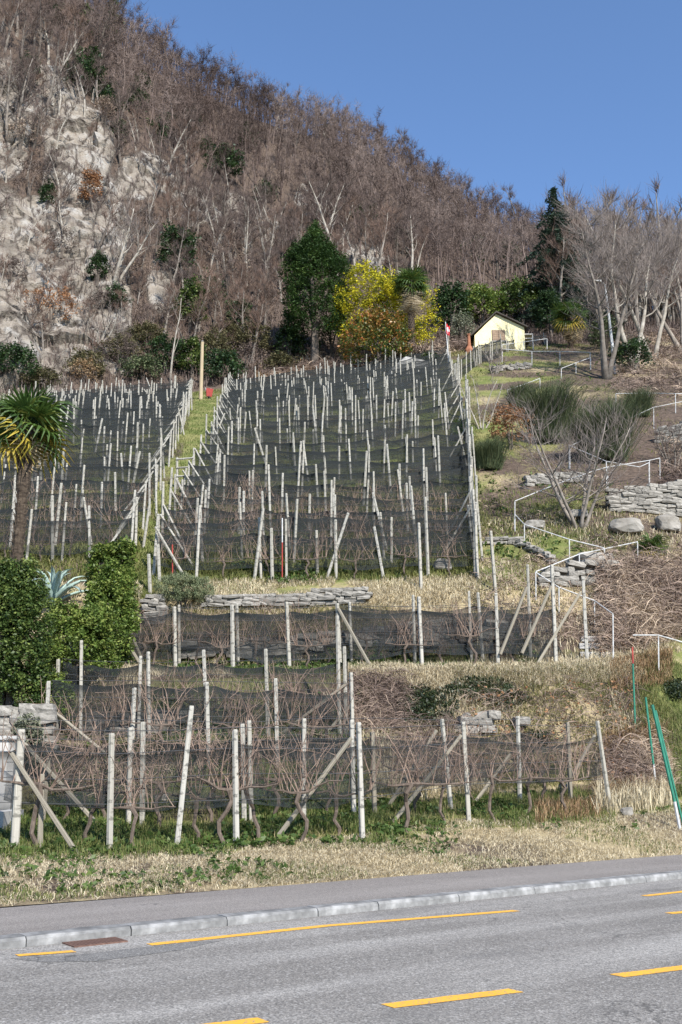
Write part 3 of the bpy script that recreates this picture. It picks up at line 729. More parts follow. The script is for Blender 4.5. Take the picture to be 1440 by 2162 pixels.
for i in cand:
    p = cp_[i]; sc = fr_.choice((.6, .75, .9, 1.0, 1.15, 1.3))
    if cpx[i] > 1180 and ck[i] < 14.2: sc *= 1.25
    if 250 < qx[i] < 640 and qy[i] > 430: sc *= .6
    small = qx[i] < 330 and 280 < qy[i] < 840
    if i in indiv:
        kd = fr_.choices(range(7), (3, 3, 3.2 if ck[i] > 12.9 else 1, 2, 1.6, 1.6, 2.4))[0]; sc = max(sc, .85) * (1.15 if ck[i] > 12.9 else 1) * (.55 if small else 1)
        if ck[i] < 12.7: kd = fr_.choice((3, 5, 1, 5))
        lab = ('young ' if sc < .62 else 'mid-sized ' if sc < .95 else 'large ' if sc < 1.25 else 'tallest ') + KIND_TXT[kd] + ' ' + zone_txt(qx[i], qy[i])
        place_tree(FT, kd, p, fr_.uniform(0, 6.28), sc, 'bare_tree', lab, 'tree', 'bare trees ' + zone_txt(qx[i], qy[i]))
    else:
        v, f = LOW[fr_.randrange(5)]; a = fr_.uniform(0, 6.28); ca, sa = math.cos(a), math.sin(a)
        vv = np.stack([v[:, 0] * ca - v[:, 1] * sa, v[:, 0] * sa + v[:, 1] * ca, v[:, 2]], 1) * sc + p
        tn_ = .5 + .45 * float(fbm(p[0] * .045, p[1] * .045, 3.0, 88, 3)) + fr_.gauss(0, .22)
        far_parts.append((vv, f, np.full(len(vv), min(1, max(0, tn_)))))
        if len(far_parts) >= 3300: break
M['far_twig'] = leaf_mat('distant_twigs', [(.045, .033, .029), (.11, .081, .070), (.20, .155, .135)], .95, .05, 0, 0)
print('forest', len(indiv), len(far_parts))
v, f, tt = join(far_parts)
stuff('distant_woods', mesh_np('distant_woods', v, f, M['far_twig'], tt), 'leafless brown woodland covering the upper hill')
# brush on the hill floor
n = 72000; bpx = rr.uniform(-360, 1640, n); bk = rr.uniform(11.75, 14.9, n); bp = surf(bpx, bk); keep = (surf_val(rock, bpx, bk) < .28) | ((fbm(bp[:, 0] * .22, bp[:, 1] * .22, bp[:, 2] * .12, 33, 3) > .12) & (rr.rand(n) < .8))
v, f, tt = blades(bp[keep], 1.3, .06, .7, 5)
stuff('undergrowth', mesh_np('undergrowth', v, f, M['brush'], tt), 'brown leafless undergrowth on the slope')

# ------------------------------------------------------------------ leafy things
def shrub_mesh(name, mat, rx, ry, rz, nc, per, csize, leaf, seed, aspect=.55, up=.4, flatbase=True, bump_=.3, tintfn=None, fill=.45):
    """an uneven leafy mass: clumps over and inside an ellipsoid standing on z=0"""
    r = np.random.RandomState(seed); d = r.normal(0, 1, (nc, 3)); d /= np.linalg.norm(d, axis=1)[:, None]
    d[:, 2] = np.where(d[:, 2] < -.55, -d[:, 2], d[:, 2])
    rad = r.uniform(fill, 1, nc) ** .6
    rad = rad * (1 + bump_ * vnoise(d[:, 0] * 2.2 + seed, d[:, 1] * 2.2, d[:, 2] * 2.2, seed))
    c = d * rad[:, None] * np.array([rx, ry, rz]) + np.array([0, 0, rz * .9])
    c[:, 2] = np.maximum(c[:, 2], csize * .3)
    tc = None if tintfn is None else tintfn(c, r)
    v, f, t = leaf_cloud(c, per, r.uniform(.6, 1.2, nc) * csize, leaf, aspect, up, seed + 1, tc)
    return mesh_np(name, v, f, mat, t)
def trunk_mb(h, r0, seed=0, n=3):
    r = random.Random(seed); mb = MB()
    for s in range(n):
        a = 6.28 * s / n; mb.tube([Vector((math.cos(a) * .06, math.sin(a) * .06, -.3)), Vector((math.cos(a) * .12, math.sin(a) * .12, h * .5)), Vector((math.cos(a + .3) * .3 * h * .5, math.sin(a + .3) * .3 * h * .5, h))], [r0, r0 * .75, r0 * .4], 5)
    return mb
def leafy(name, label, cat, px, py_base, w_px, h_px, mat, nc, per, csize, leaf, seed, depth=.8, bark='bark_dark', group=None, Y=None, **kw):
    """a leafy shrub or tree of a given size in the photo, standing on the ground at px, py_base"""
    p = hit(px, py_base) if Y is None else atpx(px, Y); s = mpp(p); w, h = w_px * s, h_px * s * 1.04
    t = thing(name, label, cat, p, 0, group)
    obj('trunk', trunk_mb(h * .6, max(.03, h * .025), seed), M[bark], t)
    obj('crown', shrub_mesh('crown', mat, w / 2, w / 2 * depth, h / 1.9, nc, per, csize * s, leaf * s, seed, **kw), None, t)
    return t

def conifer_mesh(name, mat, H, R, seed, layers=16, per_layer=9, leaf=.16, droop=.25, taper=.9, n_leaf=16, ragged=.25, base=.06):
    """whorled boughs with hanging sprays"""
    r = np.random.RandomState(seed); C_, D_ = [], []
    for i in range(layers):
        f = base + (1 - base) * (i / layers) ** 1.0; z = H * f; rad = R * (1 - f) ** taper + .12
        m = max(3, int(per_layer * (1 - f * .55)))
        for j in range(m):
            a = 6.283 * (j + r.rand()) / m; rr_ = rad * (1 + r.normal(0, ragged))
            for q in np.linspace(.18, 1, max(3, int(rr_ / (leaf * 1.7)) + 2)):
                C_.append((math.cos(a) * rr_ * q, math.sin(a) * rr_ * q, z - droop * rr_ * q * q + r.normal(0, .05 * H / layers * 2)))
    C_ = np.array(C_); v, f, t = leaf_cloud(C_, n_leaf, np.full(len(C_), leaf * 1.5), leaf, .32, .55, seed, None, .25)
    return mesh_np(name, v, f, mat, t)
def conifer(name, label, px, py, h_px, r_px, mat, seed, Y=None, cat='tree', group=None, **kw):
    p = hit(px, py) if Y is None else atpx(px, Y); s = mpp(p); H = h_px * s * 1.05
    t = thing(name, label, cat, p, 0, group)
    obj('trunk', MB().tube([(0, 0, -.4), (.05, 0, H * .5), (0, 0, H * .97)], [H * .022, H * .015, .02], 7), M['bark_dark'], t)
    obj('crown', conifer_mesh('crown', mat, H, r_px * s, seed, **kw), None, t)
    return t
leafy('evergreen_tree', 'big dark green evergreen tree beside the yellow blossoming tree', 'tree', 664, 778, 148, 318, M['lf_conifer'], 1300, 30, 12, 3.0, 21, bump_=.22, fill=.55, aspect=.35, tintfn=lambda c, r: np.clip(.25 + .6 * vnoise(c[:, 0] * 1.1, c[:, 1] * 1.1, c[:, 2] * 1.1, 5) + .2 * r.rand(len(c)), 0, 1))
conifer('spruce_tree', 'tall narrow spruce behind the yellow cabin and bare trees', 1186, 690, 322, 108, M['lf_spruce'], 22, layers=24, per_layer=8, leaf=.26, droop=.42, taper=.8, n_leaf=11, ragged=.28)
conifer('conifer_tree', 'green conifer near the top edge of the wood', 232, 92, 130, 24, M['lf_conifer'], 23, layers=12, per_layer=6, leaf=.42, droop=.2, taper=.7, n_leaf=10)
conifer('conifer_tree', 'smaller conifer at the top corner of the wood', 178, 80, 80, 22, M['lf_conifer'], 24, layers=10, per_layer=6, leaf=.42, droop=.2, taper=.7, n_leaf=9)
conifer('conifer_tree', 'dark conifer standing among bare trees above the cliff', 192, 195, 105, 40, M['lf_dark'], 25, layers=11, per_layer=7, leaf=.42, droop=.1, taper=.6, n_leaf=9)
leafy('pine_tree', 'round dark pine crown breaking the skyline', 'tree', 556, 235, 66, 120, M['lf_olive'], 160, 16, 9, 3.0, 26, bark='bark_grey')
leafy('evergreen_shrub', 'dark green bush in the brown wood above the cliff', 'shrub', 468, 385, 78, 85, M['lf_dark'], 160, 18, 11, 3.2, 27)
leafy('evergreen_shrub', 'dark ivy-clad bush on the cliff beside the pale rock ledge', 'shrub', 372, 590, 88, 118, M['lf_dark'], 200, 18, 12, 3.0, 28)
leafy('evergreen_shrub', 'dark rounded laurel at the foot of the slope near the wooden pole', 'shrub', 400, 700, 62, 110, M['lf_laurel'], 170, 20, 10, 2.8, 29)
leafy('evergreen_shrub', 'ivy shrub standing left of the tall wooden pole', 'shrub', 348, 790, 92, 80, M['lf_dark'], 180, 18, 11, 2.8, 30)
leafy('evergreen_shrub', 'ivy shrub right of the tall wooden pole', 'shrub', 472, 812, 86, 70, M['lf_dark'], 170, 18, 11, 2.8, 31)
leafy('evergreen_shrub', 'low shrub behind the wooden pole', 'shrub', 405, 800, 60, 90, M['lf_laurel'], 140, 18, 11, 2.8, 32)
leafy('evergreen_shrub', 'dull green bush at the foot of the cliff behind the palm', 'shrub', 25, 815, 110, 90, M['lf_dark'], 190, 18, 12, 3.0, 33)
leafy('evergreen_shrub', 'small green bush clinging to the cliff beside the white bare tree', 'shrub', 205, 600, 40, 70, M['lf_dark'], 90, 16, 9, 2.6, 34)
leafy('evergreen_shrub', 'dark green bush below the cliff overhang', 'shrub', 100, 440, 34, 60, M['lf_dark'], 70, 16, 8, 2.6, 35)
leafy('evergreen_shrub', 'dark bush under the bare trees near the skyline', 'shrub', 170, 175, 60, 50, M['lf_dark'], 90, 16, 9, 3.0, 36)
leafy('evergreen_shrub', 'ivy mass beneath the slope rocks next to the big evergreen', 'shrub', 500, 700, 60, 70, M['lf_dark'], 110, 16, 9, 2.8, 37)
leafy('evergreen_shrub', 'holly bush beside the trunk of the big evergreen', 'shrub', 610, 765, 60, 85, M['lf_dark'], 120, 16, 10, 2.8, 38)
leafy('evergreen_shrub', 'ivy bush low on the slope left of the thin pale sapling', 'shrub', 300, 810, 90, 60, M['lf_broom'], 130, 16, 10, 2.8, 39)
for i, (px, py, w, h, lab) in enumerate([(165, 200, 90, 90, 'broad dark evergreen clump under the dark tall tree'), (225, 240, 60, 60, 'dark evergreen clump right of the tall dark tree'), (285, 250, 50, 70, 'dark evergreen clump among pale trunks'),
        (350, 290, 60, 50, 'low dark evergreen on the brow above the cliff'), (400, 275, 50, 50, 'dark evergreen beside slender pale trunks'), (300, 200, 40, 50, 'small dark evergreen high among birches'), (520, 320, 50, 60, 'dark evergreen in mid wood'),
        (560, 430, 50, 50, 'dark evergreen above the rock band'), (770, 480, 50, 50, 'dark evergreen on the slope over the mimosa'), (1000, 560, 60, 60, 'dark evergreen above the cabin hedge'), (1075, 570, 60, 60, 'dark evergreen next to the spruce foot'),
        (60, 170, 50, 60, 'dark evergreen near the photo corner'), (120, 60, 40, 60, 'dark evergreen at the top corner'), (440, 660, 60, 90, 'dark evergreen on the slope above the wheelbarrow'), (245, 660, 50, 60, 'dark evergreen at the cliff foot under the white-barked tree'), (640, 640, 60, 80, 'dark evergreen tucked behind the big evergreen')]):
    leafy('holly_shrub', lab, 'shrub', px, py, w, h, M['lf_dark'], 110, 14, 10, 2.4, 430 + i, bump_=.5, fill=.2)
M['lf_dull'] = leaf_mat('dull_scrub', [(.05, .05, .025), (.10, .095, .045), (.17, .14, .075)], .7, .1)
for i, (px, py, w, h, lab) in enumerate([(180, 800, 90, 60, 'dull olive scrub under the cliff nearest the palm'), (255, 770, 90, 60, 'olive scrub bush at the cliff foot'), (310, 740, 80, 60, 'upper olive scrub left of the thin sapling'),
        (450, 770, 80, 70, 'olive scrub bush behind the wheelbarrow'), (535, 760, 90, 80, 'wide olive scrub bush left of the big evergreen'), (590, 790, 70, 40, 'low olive scrub at the top of the vineyard'), (480, 740, 70, 60, 'olive scrub on the slope above the wheelbarrow'), (90, 830, 80, 50, 'olive scrub behind the upper left posts')]):
    leafy('scrub_bush', lab, 'shrub', px, py, w, h, M['lf_dull'], 150, 18, 10, 2.4, 440 + i)
for i, (px, py, w, h, lab) in enumerate([(250, 300, 30, 50, 'dark clump under birch trunks'), (330, 300, 50, 40, 'dark clump on the ledge above the cliff'), (850, 540, 40, 60, 'dark holly on the wooded slope'),
        (620, 560, 40, 60, 'small holly above the big evergreen'), (690, 300, 26, 40, 'single holly far up the wood'), (430, 330, 40, 40, 'low holly under leafless branches')]):
    leafy('holly_shrub', lab, 'shrub', px, py, w, h, M['lf_dark'], 70, 14, 8, 2.8, 400 + i)
# --- trees and shrubs round the cabin
def mimosa_tint(c, r): return np.clip(.6 + .4 * r.rand(len(c)), 0, 1) * (r.rand(len(c)) > .2)
leafy('mimosa_tree', 'yellow blossoming mimosa tree behind the tall palm', 'tree', 815, 768, 205, 205, M['lf_mimosa'], 760, 26, 13, 2.4, 50, bump_=.35, tintfn=mimosa_tint, depth=.7)
def pho_tint(c, r): return np.where(r.rand(len(c)) < .15 + .5 * (c[:, 2] / c[:, 2].max()), .5 + .4 * r.rand(len(c)), .22 * r.rand(len(c)))
leafy('photinia_shrub', 'big green shrub with orange-red leaf tips below the mimosa', 'shrub', 800, 790, 170, 135, M['lf_photinia'], 330, 24, 12, 3.0, 51, tintfn=pho_tint)
leafy('evergreen_shrub', 'dark hedge tree behind the cabin roof, next to the mimosa', 'tree', 955, 705, 80, 110, M['lf_dark'], 200, 20, 12, 3.0, 52)
leafy('evergreen_shrub', 'yellow-green laurel behind the cabin roof ridge', 'shrub', 1020, 690, 95, 90, M['lf_hedge'], 220, 20, 11, 3.0, 53)
leafy('evergreen_shrub', 'dark laurel behind the cabin roof, nearest the spruce', 'shrub', 1105, 690, 110, 105, M['lf_laurel'], 240, 20, 12, 3.0, 54)
leafy('evergreen_shrub', 'dark shadowy shrub under the spruce', 'shrub', 1165, 720, 70, 110, M['lf_dark'], 170, 20, 11, 2.8, 55)
leafy('grey_shrub', 'silvery grey leafless-looking shrub beside the cabin gable', 'shrub', 975, 722, 60, 62, M['lf_olive'], 120, 16, 9, 2.0, 56)
leafy('clipped_hedge', 'rusty brown low hedge below the flagpole', 'hedge', 885, 772, 120, 40, M['brush_red'], 240, 16, 8, 2.0, 57, flatbase=True)
leafy('evergreen_shrub', 'low green shrub at the end of the concrete wall', 'shrub', 908, 778, 40, 32, M['lf_laurel'], 70, 18, 8, 2.4, 58)
leafy('evergreen_shrub', 'dark ivy shrub at the base of the pale bare trees', 'shrub', 1335, 790, 90, 75, M['lf_dark'], 170, 18, 10, 2.6, 59)
leafy('evergreen_shrub', 'green shrub beside the street lamp pole', 'shrub', 1282, 740, 70, 70, M['lf_broom'], 120, 18, 10, 2.6, 60)
leafy('evergreen_shrub', 'dark green shrub at the photo edge behind the bare trees', 'shrub', 1420, 680, 60, 70, M['lf_dark'], 120, 18, 10, 2.6, 61)
# --- palms
def frond_mesh(name, mat, seed, pet=.5, ln=.62, nseg=18, fold=.35, droop=.5, span=4.3, wid=.036):
    """fan leaf: petiole along +x, blade of separate folded fingers"""
    r = np.random.RandomState(seed); V, Fc, T = [], [], []
    def quad(a, b, c, d, t):
        i = len(V); V.extend([a, b, c, d]); Fc.append((i, i + 1, i + 2, i + 3)); T.extend([t] * 4)
    for s in (-1, 1):
        quad((0, -.012, .01 * s), (pet, -.008, .01 * s - .06), (pet, .008, .01 * s - .06), (0, .012, .01 * s), .3)
    for i in range(nseg):
        a = -span / 2 + span * (i + .5) / nseg; L_ = ln * (1 - .16 * abs(a) / (span / 2)) * r.uniform(.9, 1.05); w = wid * r.uniform(.8, 1.15)
        t = np.clip(r.normal(.35, .12) + .15 * abs(a), 0, 1); base = np.array([pet, 0, -.06]); d = np.array([math.cos(a), math.sin(a), 0]); n = np.array([-math.sin(a), math.cos(a), 0])
        p = base; prof = [.25, 1, .95, .6, .08]; zs = [0, .02, .0, -droop * .25 * L_ * r.uniform(.5, 1.5), -droop * L_ * r.uniform(.5, 1.3)]
        pts = [base + d * L_ * q + np.array([0, 0, z]) for q, z in zip((.02, .3, .6, .82, 1), zs)]
        for k_ in range(4):
            for s in (-1, 1):
                e0 = n * w * prof[k_] * s + np.array([0, 0, fold * w * prof[k_]]); e1 = n * w * prof[k_ + 1] * s + np.array([0, 0, fold * w * prof[k_ + 1]])
                if s > 0: quad(tuple(pts[k_]), tuple(pts[k_ + 1]), tuple(pts[k_ + 1] + e1), tuple(pts[k_] + e0), t)
                else: quad(tuple(pts[k_] + e0), tuple(pts[k_ + 1] + e1), tuple(pts[k_ + 1]), tuple(pts[k_]), t)
    return mesh_np(name, V, Fc, mat, T)
FR = [frond_mesh('frond', M['lf_palm'], s, droop=d, pet=.45, ln=.72) for s, d in ((1, .25), (2, .45), (3, .6))]
FRY = [frond_mesh('frond', M['lf_palmyel'], s, droop=d, pet=.45, ln=.72) for s, d in ((4, .6), (5, .8))]
FRD = [frond_mesh('frond', M['lf_palmdry'], s, droop=1.1, span=3.4, wid=.03) for s in (6, 7)]
def palm(name, label, p, H, r0, n_fr, n_dry, n_yel, sc, seed, group=None, skirt=1.0):
    r = random.Random(seed); t = thing(name, label, 'palm', p, 0, group); tr = MB()
    if H > .3:
        n = 26; pts = [Vector((.12 * math.sin(i / n * 2.2), .05 * i / n, -.3 + (H + .3) * i / n)) for i in range(n + 1)]
        tr.tube(pts, [r0 * (1.05 + .1 * (i % 2)) * (1.0 - .1 * i / n + (.35 if i > n - 6 else 0)) for i in range(n + 1)], 9)
        for i in range(int(H * 42)):                          # old leaf bases standing off the trunk
            z = H * (i + r.random()) / (H * 42); a = i * 2.4; x = .12 * math.sin(z / H * 2.2); d = Vector((math.cos(a), math.sin(a), 0))
            b = Vector((x, .05 * z / H, z)) + d * r0 * .85
            tr.tube([b, b + d * .05 * r0 / .2 + Vector((0, 0, .1)), b + d * r0 * .55 + Vector((0, 0, .2))], [.035 * r0 / .2, .03 * r0 / .2, .01], 3)
        obj('trunk', tr, M['palm_trunk'], t)
    top = Vector((.12 * math.sin(2.2) if H > .3 else 0, .05, H))
    def put(me, az, el, s, dz=0.0):
        o = bpy.data.objects.new('frond', me); COL.objects.link(o); o.parent = t
        o.matrix_local = Matrix.Translation(top + Vector((0, 0, r.uniform(-.15, .1) - dz))) @ Matrix.Rotation(az, 4, 'Z') @ Matrix.Rotation(-el, 4, 'Y') @ Matrix.Rotation(r.uniform(-1.0, 1.0), 4, 'X') @ Matrix.Scale(s, 4)
    for i in range(n_fr): put(FR[i % 3], i * 2.4 + r.uniform(-.3, .3), 1.4 - 1.85 * i / n_fr + r.uniform(-.2, .2), sc * r.uniform(.85, 1.1))
    for i in range(n_yel): put(FRY[i % 2], i * 2.4 + r.uniform(-.4, .4) - 1.2, -.15 - .6 * r.random(), sc * r.uniform(.85, 1.05))
    for i in range(n_dry):
        o_ = i / max(1, n_dry); put(FRD[i % 2], i * 2.1 + r.uniform(-.4, .4), -1.1 - .4 * r.random(), sc * .9 * r.uniform(.8, 1.1), o_ * .75 * sc * min(1, n_dry / 20))
    return t
q = atpx(-8, 24.0); topz = W(0, 900, 24.0).z
palm('palm_tree', 'tall fan palm with hairy trunk rising behind the garden laurels', (q.x, 24.0, q.z), topz - q.z, .125, 30, 5, 3, 1.08, 31)
q = atpx(868, hit(815, 768).y - 5.5); topz = W(853, 603, q.y).z
palm('palm_tree', 'fan palm with a skirt of dead fronds in front of the mimosa', tuple(q), topz - q.z, .28, 30, 26, 0, 2.0, 32)
q = hit(1205, 735); topz = W(1205, 672, q.y).z
palm('palm_tree', 'squat fan palm between the cabin and the pale bare trees', tuple(q), topz - q.z, .25, 28, 12, 5, 2.0, 33)
q = hit(1372, 1178)
palm('young_palm', 'small yellow-green palm plant beside the white handrail', tuple(q), .35, .08, 22, 0, 5, .62, 34)
q = hit(975, 930)
palm('young_palm', 'dark small palm inside the vineyard net', tuple(q), .5, .1, 16, 0, 0, .8, 35)
# --- big bare trees on the right, the multi-stemmed bare tree and the pale ones on the cliff
def single_bare(name, label, px, py, top_py, mats, seed, spread_px, stems=1, n=(14, 5, 900), lean=(0, 0), r_px=5, tw_px=.6, clear=.25, up=.8, tl=.12, group=None):
    p = hit(px, py); s = mpp(p); H = (py - top_py) * s * 1.05
    T, K = bare_tree(seed, H, spread_px * s, n[0], n[1], n[2], r_px * s, tw_px * s * .62, stems, clear, lean, up, H * tl)
    t = thing(name, label, 'tree', p, 0, group); obj('trunk', T, M[mats[0]], t, True); obj('crown', K, M[mats[1]], t); return t
single_bare('bare_tree', 'tall pale leafless tree between the palm and the street lamp', 1280, 800, 410, ('bark_grey', 'twig_grey'), 61, 84, 3, (14, 5, 1500), up=.6, r_px=6, clear=.4)
single_bare('bare_tree', 'leaning pale leafless tree with forked trunk beside the street lamp', 1338, 780, 372, ('bark_pale', 'twig_grey'), 62, 105, 2, (15, 6, 1900), up=.6, lean=(-.05, 0), r_px=6, clear=.4)
single_bare('bare_tree', 'pale leafless tree with straight thin stems at the edge of the garden', 1378, 760, 385, ('bark_pale', 'twig_grey'), 63, 100, 2, (15, 6, 1900), up=.6, r_px=5, clear=.4)
single_bare('bare_tree', 'leafless grey tree cut by the photo edge', 1440, 740, 400, ('bark_grey', 'twig_grey'), 64, 100, 2, (15, 6, 1700), up=.6, r_px=5, clear=.4)
single_bare('fig_tree', 'grey many-stemmed leafless tree above the dry stone wall', 1222, 1112, 810, ('bark_grey', 'twig_grey'), 65, 105, 6, (10, 5, 1200), r_px=4.2, clear=.25, tw_px=.55, up=.45, tl=.15)
single_bare('bare_tree', 'white-barked leafless tree leaning on the cliff', 240, 608, 412, ('bark_pale', 'twig_grey'), 66, 60, 3, (10, 4, 260), lean=(.22, 0), r_px=4, tw_px=.6, clear=.4)
single_bare('bare_sapling', 'thin pale sapling at the foot of the slope near the wooden pole', 360, 805, 612, ('bark_pale', 'twig_grey'), 67, 45, 1, (5, 1, 30), r_px=2.4, tw_px=.6, clear=.35)
single_bare('bare_tree', 'dark leafless tree silhouetted high above the cliff', 193, 185, -40, ('bark_dark', 'twig'), 68, 60, 1, (14, 5, 500), r_px=4, tw_px=.6, clear=.4)
single_bare('bare_tree', 'crooked dark tree growing out of the cliff ledge', 395, 470, 355, ('bark_dark', 'twig'), 69, 45, 1, (10, 4, 300), r_px=4, tw_px=.6, clear=.25)
single_bare('bare_tree', 'bent dark bare tree halfway up the pale cliff', 205, 530, 400, ('bark_dark', 'twig_warm'), 70, 40, 1, (9, 4, 260), lean=(.25, 0), r_px=3.5, tw_px=.6, clear=.3)
single_bare('bare_tree', 'bare tree overhanging the cliff at the photo edge', 20, 300, 60, ('bark_grey', 'twig'), 71, 70, 2, (12, 5, 500), r_px=4, tw_px=.6)
single_bare('bare_tree', 'low bare tree on the cliff foot with drooping pale branches', 215, 720, 640, ('bark_pale', 'twig_grey'), 72, 60, 2, (9, 3, 260), lean=(.5, 0), r_px=3, tw_px=.6, up=.2)
for i, (px, py, tp, sp, ln, lab) in enumerate([(62, 340, 190, 55, .1, 'dark spreading tree on the cliff top near the photo edge'), (125, 450, 330, 45, .2, 'crooked dark tree below the cliff top'), (255, 350, 230, 45, -.1, 'dark forked tree on the brow of the cliff'),
        (470, 520, 390, 50, .25, 'dark crooked tree leaning over the rock band'), (560, 480, 340, 50, 0, 'dark wide tree at the end of the rock band'), (620, 330, 210, 45, .1, 'dark leaning tree high on the slope'), (700, 420, 290, 50, -.1, 'dark forked tree above the mimosa'),
        (1050, 590, 480, 60, .2, 'dark crooked tree above the cabin hedge'), (640, 560, 440, 40, 0, 'dark tree rising behind the big evergreen'), (60, 690, 610, 45, .3, 'dark twisted tree low on the grey cliff')]):
    single_bare('bare_tree', lab, px, py, tp, ('bark_dark', 'twig'), 170 + i, sp, 1, (11, 4, 300), lean=(ln, 0), r_px=3.6, tw_px=.55, clear=.25, up=.6)
single_bare('bare_bush', 'fine-branched leafless bush beside the fence above the green broom', 1045, 790, 735, ('bark_grey', 'twig_grey'), 73, 30, 4, (6, 3, 200), r_px=1.5, tw_px=.5)
single_bare('bare_bush', 'spindly leafless shoots rising along the fence', 1018, 905, 760, ('bark_pale', 'twig_grey'), 74, 20, 4, (5, 2, 120), r_px=1.8, tw_px=.5, up=1.6)
single_bare('bare_bush', 'leafless bush in front of the green broom', 1165, 935, 815, ('bark_grey', 'twig_grey'), 75, 60, 5, (7, 3, 420), r_px=2, tw_px=.5)
single_bare('bare_bush', 'leafless bush at the photo edge under the long handrail', 1420, 985, 880, ('bark_grey', 'twig'), 76, 60, 5, (7, 3, 420), r_px=2, tw_px=.5)
# --- brown leafy bushes on the cliff and slope
for i, (px, py, w, h, m_, lab) in enumerate([
    (105, 690, 120, 90, 'lf_copper', 'rusty dry-leaved bush halfway down the grey cliff'), (175, 815, 70, 60, 'bracken', 'orange-brown dead fern clump at the foot of the cliff'),
    (190, 440, 50, 90, 'lf_copper', 'rusty leafy bush in the cleft of the pale cliff'), (40, 330, 90, 90, 'brush_red', 'reddish bush on top of the cliff edge'),
    (215, 260, 60, 60, 'brush_red', 'reddish bush between rock and birches'), (60, 420, 90, 90, 'brush', 'dense brown thicket on the upper cliff'),
    (480, 620, 110, 120, 'brush_red', 'pinkish brown thicket left of the big evergreen'), (530, 540, 110, 100, 'brush_red', 'fine pink-brown thicket under the rock band'),
    (250, 790, 110, 70, 'brush', 'brown thicket at the cliff foot'), (520, 790, 100, 70, 'brush', 'tangled brown bush beside the big evergreen trunk'),
    (560, 690, 70, 90, 'brush', 'grey-brown thicket next to the big evergreen'), (425, 540, 70, 60, 'brush', 'brown bush on the middle rock band'),
    (270, 600, 80, 60, 'brush_red', 'brown bush at the roots of the white-barked tree'), (700, 760, 50, 110, 'brush', 'dark brown bush between evergreen and photinia'),
    (215, 660, 70, 50, 'brush', 'brown brambles on the lower cliff'), (320, 700, 100, 70, 'brush', 'wide brown thicket on the lower slope'),
    (130, 540, 70, 60, 'brush', 'small brown thicket on the cliff face'), (20, 600, 60, 60, 'brush', 'brown thicket on the cliff at the photo edge'), (300, 500, 70, 60, 'brush', 'brown thicket above the white-barked tree')]):
    leafy('dry_bush', lab, 'bush', px, py, w, h, M[m_], 130, 14, 9, 2.4, 500 + i, aspect=.22 if m_.startswith('br') else .5)
for i, (px, py, w, h, m_, lab) in enumerate([
    (1078, 948, 95, 88, 'lf_copper', 'copper-leaved young beech beside the green broom'),]):
    leafy('beech_sapling', lab, 'tree', px, py, w, h, M[m_], 170, 16, 8, 2.4, 560 + i, tintfn=lambda c, r: r.rand(len(c)))
def spiky(name, label, cat, px, py, w_px, h_px, mat, n, width, seed, lean=.55, Y=None):
    p = hit(px, py); s = mpp(p); r = np.random.RandomState(seed); m = n; a = r.uniform(0, 6.28, m); d = np.sqrt(r.rand(m)) * w_px * s * .32
    b = np.stack([np.cos(a) * d, np.sin(a) * d * .8, r.rand(m) * h_px * s * .25 - .05], 1)
    out = np.stack([np.cos(a), np.sin(a) * .8, np.zeros(m)], 1) * (d / (w_px * s * .32 + 1e-6))[:, None]
    v, f, t = blades(b, h_px * s * .95, width * s, lean, seed, None, out)
    o = link(name, mesh_np('foliage', v, f, mat, t), None, Matrix.Translation(p)); tag(o, label, cat); return o
spiky('broom_bush', 'bright green broom bush beside the net fence', 'bush', 1032, 992, 85, 62, M['lf_broom'], 2200, .9, 81)
spiky('broom_bush', 'large green broom bush behind the grey leafless tree', 'bush', 1160, 935, 130, 120, M['lf_broom'], 3400, .95, 82)
spiky('broom_bush', 'wide green broom bush below the long white handrail', 'bush', 1275, 975, 150, 120, M['lf_broom'], 3600, .95, 83)
spiky('broom_bush', 'green broom bush above the copper beech', 'bush', 1100, 862, 70, 50, M['lf_broom'], 1500, .9, 84)
spiky('broom_bush', 'green broom at the far bend of the long handrail', 'bush', 1350, 880, 70, 55, M['lf_broom'], 1500, .9, 85)
leafy('rosemary_bush', 'grey-green rosemary bush spilling over the stone wall', 'bush', 385, 1286, 112, 74, M['lf_rosemary'], 520, 34, 8, 2.8, 86, aspect=.2, up=-.6)

# ------------------------------------------------------------------ cabin, walls, poles
P = hit(1003, 742); Yh = P.y; s = mpp(P)
def hp(px, py, dy=0.0): return W(px, py, Yh + dy)
zb = hp(1003, 742).z - 1.2; xl, xr = hp(1003, 738).x, hp(1108, 715).x; zel, zer, zap = hp(1000, 708).z, hp(1108, 691).z, hp(1047, 663).z; xa = hp(1047, 662).x
cab = thing('cabin', 'small pale yellow cabin with brown shutters on the hillside', 'cabin', (xl, Yh, zb), 0)
o0 = Vector((xl, Yh, zb)); w_ = xr - xl; D = 5.0
g = [(0, 0, 0), (w_, 0, 0), (w_, 0, zer - zb), (xa - xl, 0, zap - zb), (0, 0, zel - zb)]
obj('wall', MB().poly(g, (0, D, 0)), M['plaster'], cab)
rf = MB(); th = .14
for (xa_, za_), (xb_, zb_) in (((-.55, zel - zb - .33), (xa - xl, zap - zb + .02)), ((w_ + .3, zer - zb - .16), (xa - xl, zap - zb + .02))):
    rf.poly([(xa_, -.35, za_ + .02), (xb_, -.35, zb_ + .02), (xb_, -.35, zb_ + .02 + th), (xa_, -.35, za_ + .02 + th)], (0, D + .7, 0))
obj('roof', rf, M['roof'], cab)
wx0, wx1, wz0, wz1 = hp(1039, 720).x - xl, hp(1066, 700).x - xl, hp(1040, 720).z - zb, hp(1040, 697).z - zb
win = obj('window', MB().box((wx0, -.05, wz0), (wx1, .02, wz1)), M['roof'], cab)
